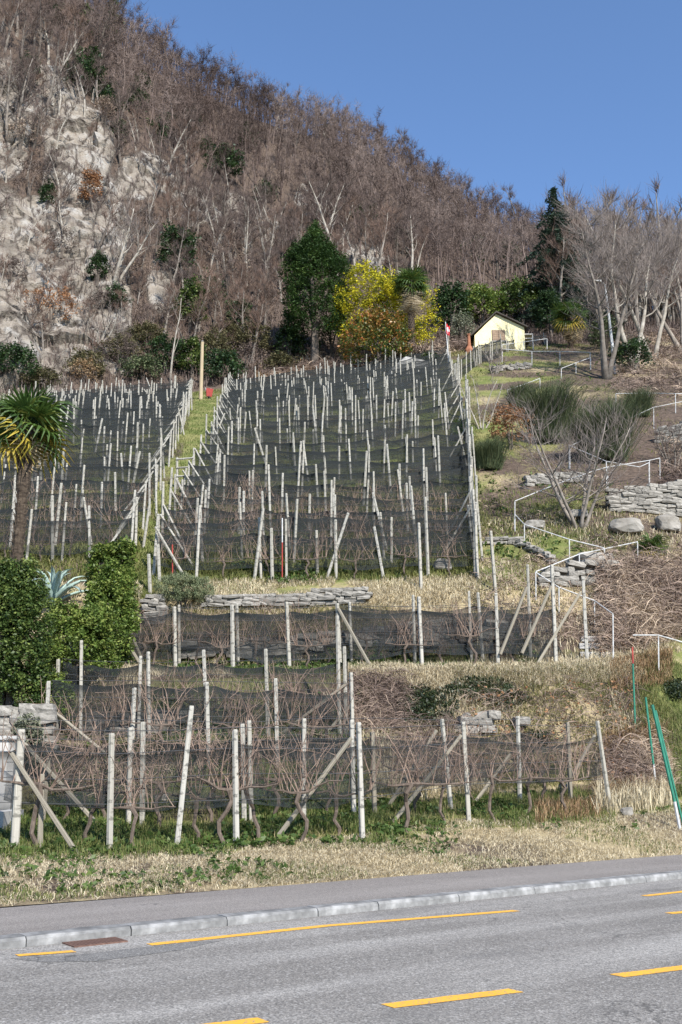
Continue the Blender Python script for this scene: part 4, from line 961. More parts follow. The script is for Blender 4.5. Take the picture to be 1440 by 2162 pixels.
for a in (0, 1):
    x0 = wx0 + .04 + a * (wx1 - wx0 - .04) / 2; x1 = x0 + (wx1 - wx0 - .12) / 2
    sh = MB().box((x0, -.085, wz0 + .04), (x1, -.052, wz1 - .04))
    for i in range(6):
        z = wz0 + .1 + (wz1 - wz0 - .25) * i / 5; sh.box((x0 + .05, -.1, z), (x1 - .05, -.086, z + .07))
    wobj('shutter', sh.mesh('shutter', M['brown_wood']), None, win).matrix_local = Matrix.Identity(4)
obj('sill', MB().box((wx0 - .1, -.12, wz0 - .09), (wx1 + .1, -.003, wz0 - .01)), M['white_wall'], cab)
pz = hp(1112, 700).z - zb; px1 = hp(1128, 712).x - xl
po = MB(); po.box((w_ + .01, .5, pz - .1), (px1, 3.0, pz + .02)); po.box((px1 - .1, .5, 0), (px1, .6, pz - .1)); po.box((w_ + .1, .5, pz - .55), (px1 - .1, .56, pz - .45))
obj('porch', po, M['white_wall'], cab)
p = hit(991, 745); s = mpp(p); ch = thing('garden_chimney', 'tapered terracotta barbecue chimney beside the cabin', 'chimney', p)
obj('hearth', MB().tube([(0, 0, -.8), (0, 0, .25), (0, 0, .7)], [.5, .48, .24], 8), M['terracotta'], ch)
obj('flue', MB().tube([(0, 0, .7), (0, 0, 40 * s)], [.2, .14], 8), M['terracotta'], ch)
obj('cap', MB().tube([(0, 0, 40 * s), (0, 0, 40 * s + .12)], [.2, .2], 8), M['terracotta'], ch)
# flag on its pole
p = hit(950, 792); s = mpp(p); fp = thing('flagpole', 'slim pale flagpole in front of the cabin', 'flagpole', p); hh = 122 * s
obj('pole', MB().tube([(0, 0, -.3), (-.25, 0, hh)], [.06, .035], 8), M['white_metal'], fp)
fl = thing('flag', 'red flag with a white cross hanging limp on the flagpole', 'flag', p + Vector((-.24, 0, hh - .15)))
fw = MB(); nx, nz = 8, 12
def fpnt(u, v, off=0): return Vector((.05 + .30 * u - .25 * u * v * .2, -.12 * math.sin(u * 9 + v) + off, -.95 * v * (1 - .06 * u) - .32 * u))
for j in range(nz + 1):
    for i in range(nx + 1): fw.v.append(fpnt(i / nx, j / nz))
for j in range(nz):
    for i in range(nx): fw.f.append((j * (nx + 1) + i, j * (nx + 1) + i + 1, (j + 1) * (nx + 1) + i + 1, (j + 1) * (nx + 1) + i))
obj('cloth', fw, M['flag_red'], fl, True)
for u0, u1, v0, v1 in ((.12, .88, .38, .62), (.36, .64, .15, .85)):
    cw = MB(); n = 8
    for j in range(n + 1):
        for i in range(n + 1): cw.v.append(fpnt(u0 + (u1 - u0) * i / n, v0 + (v1 - v0) * j / n, -.012 if u1 - u0 > .3 else -.016))
    for j in range(n):
        for i in range(n): cw.f.append((j * (n + 1) + i, j * (n + 1) + i + 1, (j + 1) * (n + 1) + i + 1, (j + 1) * (n + 1) + i))
    obj('cross_bar', cw, M['flag_white'], fl, True)
# street lamp
p = hit(1300, 788); s = mpp(p); lp = thing('street_lamp', 'pale street lamp on a tall pole among leafless trees', 'street lamp', p); hh = 205 * s
obj('pole', MB().tube([(0, 0, -.3), (-.35, 0, hh)], [.15, .09], 8), M['galv'], lp)
obj('arm', MB().tube([(-.34, 0, hh - .1), (-.5, -.1, hh + .12), (-.85, -.3, hh + .15)], [.05, .05, .045], 6), M['galv'], lp)
obj('lamp_head', MB().poly([(-.75, -.45, hh + .08), (-1.35, -.5, hh + .14), (-1.4, -.5, hh + .22), (-.75, -.45, hh + .26)], (0, .28, 0)), M['white_metal'], lp)
# wooden pole, wheelbarrow, gate, stakes
p = hit(424, 842); s = mpp(p); wp = thing('wooden_pole', 'tall yellowish wooden pole at the top of the grass path', 'pole', p)
obj('shaft', MB().tube([(0, 0, -.3), (-.05, 0, 130 * s)], [.17, .13], 9), M['pole_wood'], wp)
obj('cap', MB().tube([(-.05, 0, 130 * s), (-.05, 0, 130 * s + .1)], [.17, .03], 9), M['galv'], wp)
p = hit(441, 842); wb = thing('wheelbarrow', 'red wheelbarrow tipped up beside the wooden pole', 'wheelbarrow', p, .4, None, .75)
tm = MB(); tm.v = [Vector(q) for q in ((-.3, -.1, .25), (.3, -.1, .25), (.42, -.28, 1.15), (-.42, -.28, 1.15), (-.26, .2, .3), (.26, .2, .3), (.34, .14, 1.0), (-.34, .14, 1.0))]
tm.f = [(3, 2, 1, 0), (4, 5, 6, 7), (0, 1, 5, 4), (1, 2, 6, 5), (3, 0, 4, 7), (2, 3, 7, 6)]
obj('tray', tm, M['red_paint'], wb)
obj('wheel', MB().tube([(-.05, .05, .2), (.05, .05, .2)], [.2, .2], 12), M['tyre'], wb)
for x in (-.28, .28): obj('handle', MB().tube([(x * .4, .05, .2), (x, .3, 1.0), (x * 1.1, .42, 1.45)], [.025, .025, .03], 6), M['galv'], wb)
# white rail gate on the path
a, b = hit(376, 1032), hit(409, 1022)
gt = thing('garden_gate', 'whitewashed timber gate across the grass path', 'gate', a)
s = mpp(a); yA = a.y
for (px, pt, pb) in ((374, 966, 1032), (408, 964, 1024)):
    wobj('gate_post', MB().tube([W(px, pb + 6, yA), W(px, pt, yA)], [.07, .06], 6), M['post'], gt)
for (x0, y0, x1, y1) in ((372, 970, 408, 967), (372, 988, 408, 986), (372, 1006, 408, 1004)):
    wobj('rail', MB().tube([W(x0, y0, yA - .07), W(x1, y1, yA - .07)], [.045, .045], 4), M['post'], gt)
def stake(name, label, cat, px0, py0, px1, py1, secs, r):
    """upright rod, sections (from, to, material) along its length"""
    p = hit(px0, py0); q = W(px1, py1, p.y) - p; t = thing(name, label, cat, p)
    for f0, f1, m_, nm in secs: obj(nm, MB().tube([q * f0 - (Vector((0, 0, .2)) if f0 == 0 else Vector()), q * f1], [r, r], 7), M[m_], t)
stake('marker_stake', 'red stake with a pale top at the lower edge of the vineyard', 'stake', 596, 1230, 596, 1094, ((0, .62, 'red_paint', 'shaft'), (.62, 1, 'white_metal', 'tip')), .022)
stake('marker_stake', 'short red stake next to the rosemary bush', 'stake', 365, 1222, 364, 1150, ((0, 1, 'red_paint', 'shaft'),), .024)
stake('green_stake', 'green rod with a red tip beside the steps', 'stake', 1341, 1545, 1335, 1366, ((0, .8, 'green_paint', 'shaft'), (.8, 1, 'red_paint', 'tip')), .026)
stake('green_stake', 'thin leaning green rod near the bramble heap', 'stake', 1387, 1676, 1363, 1472, ((0, .3, 'galv', 'sleeve'), (.3, 1, 'green_paint', 'shaft')), .028)
stake('green_stake', 'thick leaning green pole with a grey foot', 'stake', 1438, 1752, 1377, 1488, ((0, .22, 'galv', 'sleeve'), (.22, 1, 'green_paint', 'shaft')), .034)
stake('green_stake', 'second green pole propped against the thick one', 'stake', 1446, 1742, 1384, 1500, ((0, 1, 'green_paint', 'shaft'),), .026)
# concrete retaining wall above the vineyard
p0, p1 = hit(818, 805), hit(905, 782); mb = MB(); zt0, zt1 = W(818, 788, p0.y).z, W(905, 762, p1.y).z
d = (p1 - p0); nrm = Vector((-d.y, d.x, 0)).normalized() * .4
mb.poly([p0 - Vector((0, 0, 1)), p1 - Vector((0, 0, 1)), Vector((p1.x, p1.y, zt1)), Vector((p0.x + d.x * .45, p0.y + d.y * .45, zt1 - .1)), Vector((p0.x, p0.y, zt0))], nrm)
o = link('retaining_wall', mb.mesh('retaining_wall', M['concrete'])); tag(o, 'pale concrete retaining wall below the brown hedge', 'wall')
# white garden wall at the left edge with a slab in front
mb = MB(); a, b = W(-260, 1562, 18.9), W(33, 1562, 18.9); mb.box((a.x, 18.9, .2), (b.x, 19.3, b.z)); mb.box((a.x, 19.31, .2), (a.x + .3, 22, b.z))
gwl = thing('garden_wall', 'pale rendered garden wall behind the first trellis posts', 'wall', (b.x, 19.1, .2))
wobj('render_face', mb.mesh('render_face', M['white_wall']), None, gwl)
wobj('coping', MB().box((a.x - .05, 18.84, b.z + .002), (b.x + .05, 19.36, b.z + .07)), M['concrete'], gwl)
a, b = W(-200, 1712, 17.9), W(24, 1712, 17.9)
o = link('stone_slab', MB().box((a.x, 17.5, .3), (b.x, 18.6, b.z)).mesh('stone_slab', M['concrete'])); tag(o, 'grey concrete slab in front of the pale garden wall', 'slab')

# ------------------------------------------------------------------ dry stone walls, each stone a part
def stone_proto(seed):
    r = random.Random(seed); bm = bmesh.new(); bmesh.ops.create_cube(bm, size=1.0); bmesh.ops.subdivide_edges(bm, edges=bm.edges[:], cuts=1, use_grid_fill=True)
    for v in bm.verts:
        l = v.co.length; v.co = v.co.lerp(v.co.normalized() * .55, .38) + Vector((r.uniform(-.07, .07), r.uniform(-.06, .06), r.uniform(-.08, .08)))
    me = bpy.data.meshes.new('stone'); bm.to_mesh(me); bm.free(); me.materials.append(M['stone']); return me
STN = [stone_proto(i) for i in range(7)]
def stone_wall(name, label, line, hs, seed, sw=.32, sh=.17, depth=.3, core=True, gap=0.0, rubble=.25):
    """line: ground points along the wall; hs: heights there"""
    r = random.Random(seed); t = thing(name, label, 'wall', line[0])
    if core:
        cb = MB()
        for (a, ha), (b, hb) in zip(zip(line, hs), list(zip(line, hs))[1:]):
            d = (b - a); nn = Vector((-d.y, d.x, 0)).normalized()
            cb.poly([a + nn * .06 - Vector((0, 0, .4)), b + nn * .06 - Vector((0, 0, .4)), b + nn * .06 + Vector((0, 0, hb - .06)), a + nn * .06 + Vector((0, 0, ha - .06))], nn * (depth + .3))
        wobj('core', cb, M['earth_core'], t)
    cnt = 0
    for (a, ha), (b, hb) in zip(zip(line, hs), list(zip(line, hs))[1:]):
        d = b - a; ln = Vector((d.x, d.y, 0)).length; az = math.atan2(d.y, d.x)
        nrow = max(1, int(max(ha, hb) / sh + .5))
        for j in range(nrow):
            x = r.uniform(-.1, .1)
            while x < ln:
                w = sw * r.choice((.6, .8, 1, 1.2, 1.6)); f = min(1, max(0, (x + w / 2) / ln)); h = ha + (hb - ha) * f
                zz = (j + .5) * sh
                if zz < h + sh * .4 and r.random() > gap:
                    p = a.lerp(b, f) + Vector((0, 0, zz + r.uniform(-.02, .02)))
                    p.x += r.uniform(-.02, .02) - math.sin(az) * 0; p += Vector((math.sin(az), -math.cos(az), 0)) * r.uniform(-.04, .05)
                    mw = Matrix.Translation(p) @ Matrix.Rotation(az + r.uniform(-.1, .1), 4, 'Z') @ Matrix.Rotation(r.uniform(-.12, .12), 4, 'Y') @ Matrix.Diagonal((w * 1.12, depth * r.uniform(.8, 1.2), sh * r.uniform(.9, 1.25), 1))
                    o = bpy.data.objects.new('stone', STN[r.randrange(7)]); COL.objects.link(o); o.parent = t; o.matrix_local = Matrix.Translation(-Vector(line[0])) @ mw; cnt += 1
                x += w
    return cnt
def wl(pts): return [hit(a, b) for a, b in pts]
def hts(line, tops): return [max(.1, W(px, py, l.y).z - l.z) for l, (px, py) in zip(line, tops)]
def wallpx(name, label, base, top, seed, **kw):
    l = wl(base); return stone_wall(name, label, l, hts(l, top), seed, **kw)
ns = 0
ns += wallpx('dry_stone_wall', 'low dry stone wall under the big net-covered vineyard', [(430, 1282), (530, 1281), (650, 1279), (772, 1274)], [(430, 1256), (530, 1254), (650, 1250), (772, 1243)], 1, sw=.34, sh=.13)
ns += wallpx('dry_stone_wall', 'short dry stone wall end beside the rosemary bush', [(300, 1322), (340, 1318)], [(300, 1258), (340, 1255)], 2, sw=.32, sh=.14)
ns += wallpx('dry_stone_wall', 'dark stone wall behind the netted vines in the left terrace', [(180, 1548), (280, 1550), (362, 1545)], [(180, 1498), (280, 1500), (362, 1502)], 3, sw=.42, sh=.17)
ns += wallpx('dry_stone_wall', 'broken stone wall behind the middle row of netted vines', [(380, 1392), (520, 1390), (720, 1372), (900, 1350), (1060, 1350)], [(380, 1352), (520, 1345), (720, 1332), (900, 1310), (1060, 1312)], 4, sw=.5, sh=.2, gap=.3)
ns += wallpx('dry_stone_wall', 'rough garden wall under the laurel beside the white wall', [(-60, 1640), (0, 1638), (84, 1634)], [(-60, 1492), (0, 1488), (84, 1482)], 5, sw=.42, sh=.2)
ns += wallpx('dry_stone_wall', 'tall dry stone wall below the white handrail and bare trees', [(1285, 1080), (1360, 1084), (1440, 1092), (1520, 1098)], [(1285, 1038), (1360, 1030), (1440, 1018), (1520, 1015)], 6, sw=.42, sh=.17)
ns += wallpx('dry_stone_wall', 'tumbled stone wall above the bramble bank', [(1140, 1240), (1200, 1238), (1300, 1234)], [(1140, 1215), (1200, 1190), (1300, 1180)], 7, sw=.42, sh=.17, gap=.25)
ns += wallpx('dry_stone_wall', 'small curved run of stones below the grey many-stemmed tree', [(1020, 1150), (1090, 1150), (1130, 1170), (1165, 1190)], [(1020, 1143), (1090, 1136), (1130, 1158), (1165, 1178)], 8, sw=.34, sh=.14, core=False)
ns += wallpx('dry_stone_wall', 'grey stones lining the bank behind the many-stemmed tree', [(1110, 1028), (1180, 1020), (1240, 1018)], [(1110, 1012), (1180, 1000), (1240, 1003)], 9, sw=.45, sh=.18)
ns += wallpx('dry_stone_wall', 'stone edging at the top right grass terrace near the cabin', [(1040, 786), (1075, 782), (1120, 778)], [(1040, 775), (1075, 768), (1120, 765)], 10, sw=.5, sh=.25, gap=.2)
ns += wallpx('dry_stone_wall', 'stone wall at the photo edge beneath the long handrail', [(1385, 935), (1440, 940), (1500, 940)], [(1385, 905), (1440, 896), (1500, 890)], 11, sw=.5, sh=.2, gap=.1)
ns += wallpx('dry_stone_wall', 'mossy stones showing in the ivy bank below the dry grass', [(960, 1545), (1030, 1548), (1100, 1545)], [(960, 1510), (1030, 1508), (1100, 1515)], 12, sw=.4, sh=.18, gap=.3, core=False)
print('stones', ns)
# boulders
def boulder(name, label, px, py, w_px, h_px, seed, mat='stone'):
    p = hit(px, py); s = mpp(p); bm = bmesh.new(); bmesh.ops.create_icosphere(bm, subdivisions=3, radius=1); hr = random.Random(seed)
    cuts = [(Vector((hr.gauss(0, 1), hr.gauss(0, 1), hr.gauss(0, .8))).normalized(), hr.uniform(.55, .85)) for _ in range(13)]
    for v in bm.verts:
        for n_, d_ in cuts:
            e_ = v.co.dot(n_) - d_
            if e_ > 0: v.co -= n_ * e_
    vs = np.array([tuple(v.co) for v in bm.verts]); n1 = fbm(vs[:, 0] * 1.1 + seed, vs[:, 1] * 1.1, vs[:, 2] * 1.1, seed, 4)
    for v, a in zip(bm.verts, n1):
        c = v.co * (1 + .10 * a); m_ = max(abs(c.x), abs(c.y), abs(c.z)); c = c.lerp(c / m_ * .8, .45); v.co = Vector((c.x * w_px * s / 2, c.y * w_px * s * .35, c.z * h_px * s / 2 + h_px * s * .36))
    me = bpy.data.meshes.new(name); bm.to_mesh(me); bm.free(); me.materials.append(M[mat]); o = link(name, me, None, Matrix.Translation(p)); tag(o, label, 'rock')
M['pale_rock'] = simple('pale_boulder', [(.14, .125, .105), (.25, .23, .20), (.36, .335, .30)], 1.6, .95, .03)
for i, q in enumerate([(1325, 1128, 84, 46, 'pale boulder face under the tall dry stone wall'), (1412, 1122, 66, 44, 'pale boulder at the photo edge under the stone wall'), (1255, 1195, 120, 34, 'flat pale slab of rock behind the handrail'),
                       (935, 1205, 50, 34, 'grey boulder inside the vineyard net at the bottom row'), (1020, 1540, 50, 52, 'mossy boulder in the ivy bank'), (985, 1530, 30, 30, 'small mossy boulder in the ivy bank'),
                       (1196, 1236, 24, 14, 'small white stone beside the handrail post'), (340, 1508, 26, 12, 'white stone lying behind the left terrace net'), (340, 1692, 36, 20, 'pale stone lying under the front vines'),
                       (1130, 1118, 50, 26, 'grey rock at the foot of the many-stemmed tree'), (815, 1528, 30, 9, 'dead log stump on the grass bank'), (1325, 1722, 34, 22, 'grey stump at the edge of the verge'), (905, 1365, 60, 26, 'grey rock behind the middle row'), (1220, 1095, 60, 24, 'dark rock right of the many-stemmed tree')]):
    boulder('boulder', q[4], *q[:4], 800 + i, 'pale_rock' if 'pale' in q[4] or 'white' in q[4] else 'stone')
# concrete steps beside the handrail
st = thing('garden_steps', 'short flight of concrete steps beside the white handrail', 'steps', hit(1262, 1405))
for i, (px0, px1, py) in enumerate(((1228, 1290, 1403), (1224, 1292, 1380), (1222, 1292, 1362), (1226, 1290, 1347))):
    a, b = hit(px0, py + 3), hit(px1, py + 3); zt = max(a.z, b.z) + .06
    y0 = min(a.y, b.y); wobj('step', MB().box((a.x, y0 - .12, zt - .17), (b.x, y0 + .3, zt)), M['concrete'], st)

# ------------------------------------------------------------------ handrails
def handrail(label, vs, r_px=1.6, cat='handrail'):
    """vs: (px, py_top, py_base or None)"""
    base = [(hit(px, pb) if pb else None) for px, pt, pb in vs]; idx = [i for i, b in enumerate(base) if b]
    Ys = np.interp(range(len(vs)), idx, [base[i].y for i in idx]); top = [W(px, pt, Y) for (px, pt, pb), Y in zip(vs, Ys)]
    t = thing('handrail', label, cat, base[idx[0]]); r = max(.02, r_px * mpp(base[idx[0]]) * .5)
    wobj('rail', MB().tube(top, [r] * len(top), 6), M['white_metal'], t)
    for i in idx: wobj('rail_post', MB().tube([base[i] - Vector((0, 0, .2)), top[i] - Vector((0, 0, r))], [r, r], 6), M['white_metal'], t)
handrail('long white handrail climbing past the broom to the photo edge', [(1203, 942, 992), (1281, 905, 955), (1380, 860, 905), (1460, 844, 895)])
handrail('white handrail descending behind the grey leafless tree', [(1201, 940, 991), (1280, 974, 1040), (1350, 986, None), (1370, 977, 1020)])
handrail('white handrail curving above the dry stone wall', [(1087, 1058, 1122), (1180, 1020, None), (1257, 993, None), (1283, 986, 1040), (1371, 972, 1018), (1393, 967, 1010)])
handrail('white handrail running down from the bank to the rock slab', [(1086, 1085, 1118), (1107, 1107, 1153), (1202, 1139, 1178), (1276, 1157, 1185)])
handrail('white handrail above the tumbled wall beside the small palm', [(1131, 1207, 1266), (1223, 1170, 1222), (1346, 1144, 1196)])
handrail('white handrail following the steps down past the trellis end', [(1131, 1208, 1264), (1180, 1240, 1297), (1255, 1268, 1330), (1294, 1296, 1402)])
handrail('white handrail at the photo edge above the bramble bank', [(1336, 1341, None), (1390, 1341, 1422), (1470, 1364, 1440)])
handrail('white handrail below the cabin terrace', [(1060, 737, 765), (1123, 742, 768), (1182, 742, 772), (1246, 744, 778)])
handrail('white handrail climbing to the cabin terrace corner', [(1185, 778, 800), (1216, 766, 788), (1247, 755, 780)])
handrail('upper white handrail along the cabin path', [(1060, 728, 748), (1105, 722, 742), (1155, 715, 738)])
handrail('short white handrail on the grassy terrace', [(1072, 823, 842), (1105, 812, 832), (1140, 799, 820)])
handrail('white handrail across the path at the photo edge', [(1300, 831, 850), (1370, 830, 852), (1426, 831, 872), (1470, 832, 870)])

# ------------------------------------------------------------------ vineyard trellises
PM = MB(); c_ = .34
ring = [(-.5, -c_), (-c_, -.5), (c_, -.5), (.5, -c_), (.5, c_), (c_, .5), (-c_, .5), (-.5, c_)]
for z, s_ in ((0, 1.06), (.5, 1.0), (.985, .94), (1, .82)):
    for x, y in ring: PM.v.append(Vector((x * s_, y * s_, z)))
for j in range(3):
    for i in range(8): PM.f.append((j * 8 + i, j * 8 + (i + 1) % 8, (j + 1) * 8 + (i + 1) % 8, (j + 1) * 8 + i))
PM.f.append(tuple(range(24, 32)))
POST = {m_: PM.mesh('post', M[m_]) for m_ in ('post', 'wood_post')}
def add_post(parent, base, top, w, mat='post', name='post'):
    d = top - base; rot = d.to_track_quat('Z', 'Y').to_matrix().to_4x4()
    o = bpy.data.objects.new(name, POST[mat]); COL.objects.link(o); o.parent = parent
    o.matrix_local = WM[parent.name].inverted() @ Matrix.Translation(base - d.normalized() * .15) @ rot @ Matrix.Rotation(random.uniform(0, 1.5), 4, 'Z') @ Matrix.Diagonal((w, w, d.length + .15, 1))
    return o
def net_strip(base_pts, lo, hi, off, seed, dens=.45, step=.3, sag=.1):
    """net hung along a polyline of ground points between two heights"""
    r = np.random.RandomState(seed); P_ = np.array([tuple(b) for b in base_pts]); d = np.concatenate([[0], np.cumsum(np.linalg.norm(np.diff(P_, axis=0), axis=1))])
    n = max(4, int(d[-1] / step)); q = np.linspace(0, d[-1], n); B = np.stack([np.interp(q, d, P_[:, i]) for i in range(3)], 1)
    ph = r.uniform(0, 100); hz = vnoise(q * .5 + ph, q * 0, q * 0, seed); lz = vnoise(q * .7 + ph, q * 0 + 5, q * 0, seed)
    # swag between posts
    sw = np.zeros(n)
    for a, b in zip(d, d[1:]):
        if b - a > .4: u = np.clip((q - a) / (b - a), 0, 1); sw += np.where((q >= a) & (q < b), 4 * u * (1 - u), 0)
    top = hi + .10 * hz - sag * sw; bot = lo + .16 * lz - sag * .5 * sw
    fr = np.array([0, .07, .3, .5, .7, .86, .93, 1.0]); de = np.array([dens + .28, dens + .05, dens, dens - .04, dens, dens + .08, dens + .33, dens + .45])
    V, T = [], []
    for f_, e in zip(fr, de):
        y = off + .05 * vnoise(q * 1.7 + ph, q * 0 + f_ * 4, q * 0, seed + 3) + (.05 * np.sin(f_ * 3))
        V.append(np.stack([B[:, 0], B[:, 1] + y, B[:, 2] + bot + (top - bot) * f_], 1)); T.append(np.full(n, e))
    V = np.concatenate(V); T = np.concatenate(T); m_ = len(fr)
    f = np.array([(j * n + i, j * n + i + 1, (j + 1) * n + i + 1, (j + 1) * n + i) for j in range(m_ - 1) for i in range(n - 1)])
    return mesh_np('net', V, f, M['net'], T, True)
def wire_mb(pts, r): return MB().tube(pts, [r] * len(pts), 3, False)
# grapevine protos
def vine_proto(seed):
    r = random.Random(seed); T, K = MB(), MB(); h = r.uniform(.68, .9); p = Vector((0, 0, -.1)); pts = [p.copy()]
    for i in range(6): p = p + Vector((r.gauss(0, .05), r.gauss(0, .03), (h + .1) / 6)); pts.append(p.copy())
    T.tube(pts, [.045, .036, .033, .036, .032, .04, .045], 6)
    heads = [pts[-1]]
    for s_ in (-1, 1):
        q = [pts[-1].copy()]; n = 4
        for i in range(n): q.append(q[-1] + Vector((s_ * r.uniform(.13, .24), r.gauss(0, .03), r.gauss(.015, .03))))
        T.tube(q, [.03, .021, .017, .014, .011], 5); heads += q
    for i in range(26):
        b = r.choice(heads) + Vector((r.gauss(0, .04), 0, 0)); d = Vector((r.gauss(0, .33), r.gauss(0, .2), 1)).normalized(); ln = r.uniform(.5, 1.15); c = [b]
        for j in range(5):
            d = (d + Vector((r.gauss(0, .16), r.gauss(0, .12), r.gauss(.02, .1)))).normalized(); c.append(c[-1] + d * ln / 5)
        K.tube(c, [.0085, .0075, .0065, .006, .005, .003], 3, False)
        if r.random() < .5:
            e = c[3]; K.tube([e, e + Vector((r.gauss(0, .15), r.gauss(0, .1), r.uniform(.05, .25))), e + Vector((r.gauss(0, .3), r.gauss(0, .1), r.uniform(.1, .4)))], [.005, .004, .003], 3, False)
    return T.mesh('trunk', M['vine_bark']), K.mesh('crown', M['cane'])
VP = [vine_proto(i) for i in range(6)]
NV = 0
def grapevine(p, label, group, az=0.0, sc=1.0):
    global NV
    i = random.randrange(6); t = thing('grapevine', label, 'grapevine', p, az + random.uniform(-.25, .25) + (math.pi if random.random() < .5 else 0), group, sc * random.uniform(.88, 1.12))
    for nm, me in (('trunk', VP[i][0]), ('crown', VP[i][1])):
        o = bpy.data.objects.new(nm, me); COL.objects.link(o); o.parent = t
    NV += 1
# --- front trellises from the photo: (top px, top py, base px), braces (px,py low, px,py high)
def rowY(k_, px): return float(surf(px, k_)[1])
def front_row(label, vine_label, group, kk, posts, braces, net, vines, w=.08, net_end=None, seed=0, dens=.38, noff=.07, wires=(.72, 1.1, 1.5, 1.85), wooden=()):
    pts = []
    t = None
    for i, (tx, ty, bx) in enumerate(posts):
        Y = rowY(kk, bx); b = atpx(bx, Y); top = W(tx, ty, Y)
        if t is None: t = thing('trellis_row', label, 'trellis', b)
        add_post(t, b, top, w * (1.5 if tx < 60 else 1), 'wood_post' if i in wooden else 'post'); pts.append((b, top))
    for (x0, y0, x1, y1) in braces:
        Y = rowY(kk, x1); hi = W(x1, y1, Y - .08); lo = atpx(x0, max(Y - .35, 3)) ; zz = W(x0, y0, Y - .3)
        add_post(t, zz, hi, w * .8, 'wood_post', 'brace')
    order = sorted(pts, key=lambda q: q[0].x); gb = [q[0] for q in order]
    x0, x1 = net[0], net[1]; ends = [atpx(x0, rowY(kk, x0))] + [g for g in gb if ends_ok(g, x0, x1, kk)] + [atpx(x1, rowY(kk, x1))]
    ends = sorted(ends, key=lambda q: q.x)
    wobj('net', net_strip(ends, net[2], net[3], noff, seed, dens, .22, .12), None, t)
    for h in wires:
        wobj('wire', wire_mb([e + Vector((0, .02, h - random.uniform(0, .04))) for e in ends], .006), M['wire'], t)
    for px in vines:
        p = atpx(px, rowY(kk, px) + (.28 if sorted(vines).index(px) % 2 else -.03)); grapevine(p, nth(vines, px) + vine_label, group)
def ends_ok(g, x0, x1, kk):
    px = project(*g)[0]; return x0 + 8 < px < x1 - 8
ONES = ['first', 'second', 'third', 'fourth', 'fifth', 'sixth', 'seventh', 'eighth', 'ninth', 'tenth', 'eleventh', 'twelfth', 'thirteenth', 'fourteenth']
def nth(vs, px): return ONES[sorted(vs).index(px)] + ' '
V_ = lambda a, b, n: [a + (b - a) * (i + random.uniform(.2, .8)) / n for i in range(n)]
front_row('frontmost netted trellis row of pale posts along the grass verge', 'gnarled grapevine from the left in the row along the verge', 'grapevines of the frontmost row', 1.0,
    [(45, 1540, 30), (89, 1634, 84), (236, 1548, 231), (405, 1490, 373), (496, 1540, 499), (757, 1525, 765), (978, 1524, 990), (1261, 1522, 1289)],
    [(165, 1806, 24, 1590), (562, 1800, 742, 1558), (822, 1746, 974, 1552)], (-60, 1275, .72, 1.62), [80, 178, 290, 412, 470, 545, 640, 712, 850, 940, 1045, 1110, 1190], seed=11, wooden=(1,), noff=.075)
front_row('second netted trellis row just behind the frontmost vines', 'leafless grapevine from the left in the second row', 'grapevines of the second row', 1.72,
    [(103, 1600, 88), (275, 1536, 271), (302, 1524, 300), (512, 1528, 516), (526, 1521, 531), (642, 1517, 641), (742, 1520, 747), (786, 1545, 791), (933, 1518, 952), (1093, 1512, 1098), (1198, 1525, 1205)],
    [(225, 1762, 52, 1570), (795, 1742, 922, 1542), (1165, 1716, 1256, 1552), (1000, 1698, 1078, 1592)], (0, 1215, .55, 1.5), [130, 215, 330, 440, 585, 690, 880, 1000, 1150], seed=12, wooden=(0, 7, 10))
front_row('third trellis row at the lip of the left terrace, dark net', 'leafless grapevine from the left in the third row', 'grapevines of the third row', 3.05,
    [(103, 1438, 94), (284, 1452, 276), (437, 1440, 441), (582, 1432, 586), (741, 1420, 746)],
    [(215, 1585, 105, 1495)], (95, 745, .55, 1.75), [150, 210, 345, 410, 500, 540, 640, 690], seed=13, dens=.5)
front_row('fourth trellis row behind the left terrace, below the rosemary bush', 'leafless grapevine from the left in the fourth row', 'grapevines of the fourth row', 3.75,
    [(123, 1392, 119), (172, 1352, 170), (297, 1385, 292), (313, 1376, 314), (430, 1372, 437), (561, 1370, 566), (712, 1300, 717), (727, 1365, 731)],
    [(598, 1546, 733, 1442), (676, 1563, 741, 1488)], (120, 735, .5, 1.75), [230, 265, 360, 400, 490, 530, 610, 670], seed=14, dens=.46)
front_row('fifth trellis row, long netted span on the middle terrace', 'leafless grapevine from the left in the fifth row', 'grapevines of the fifth row', 5.55,
    [(230, 1298, 232), (368, 1281, 370), (490, 1277, 492), (605, 1271, 611), (712, 1274, 718), (884, 1260, 891), (1047, 1252, 1052), (1165, 1192, 1174), (1231, 1219, 1240)],
    [(302, 1412, 236, 1302), (795, 1430, 714, 1284), (1060, 1372, 1112, 1240), (1106, 1370, 1164, 1238), (1138, 1396, 1226, 1250)], (236, 1180, .45, 1.75), [330, 420, 460, 560, 650, 770, 850, 930, 1000, 1080], seed=15, dens=.48, w=.1)
front_row('sixth trellis row at the back of the middle terrace', 'leafless grapevine from the left in the sixth row', 'grapevines of the sixth row', 5.95,
    [(240, 1254, 244), (378, 1277, 379), (500, 1274, 503), (738, 1271, 742), (872, 1256, 876), (990, 1248, 996), (1009, 1251, 1020), (1114, 1192, 1121)],
    [(310, 1416, 247, 1266)], (240, 1130, .5, 1.8), [300, 430, 540, 620, 690, 800, 900, 960], seed=16, dens=.36)
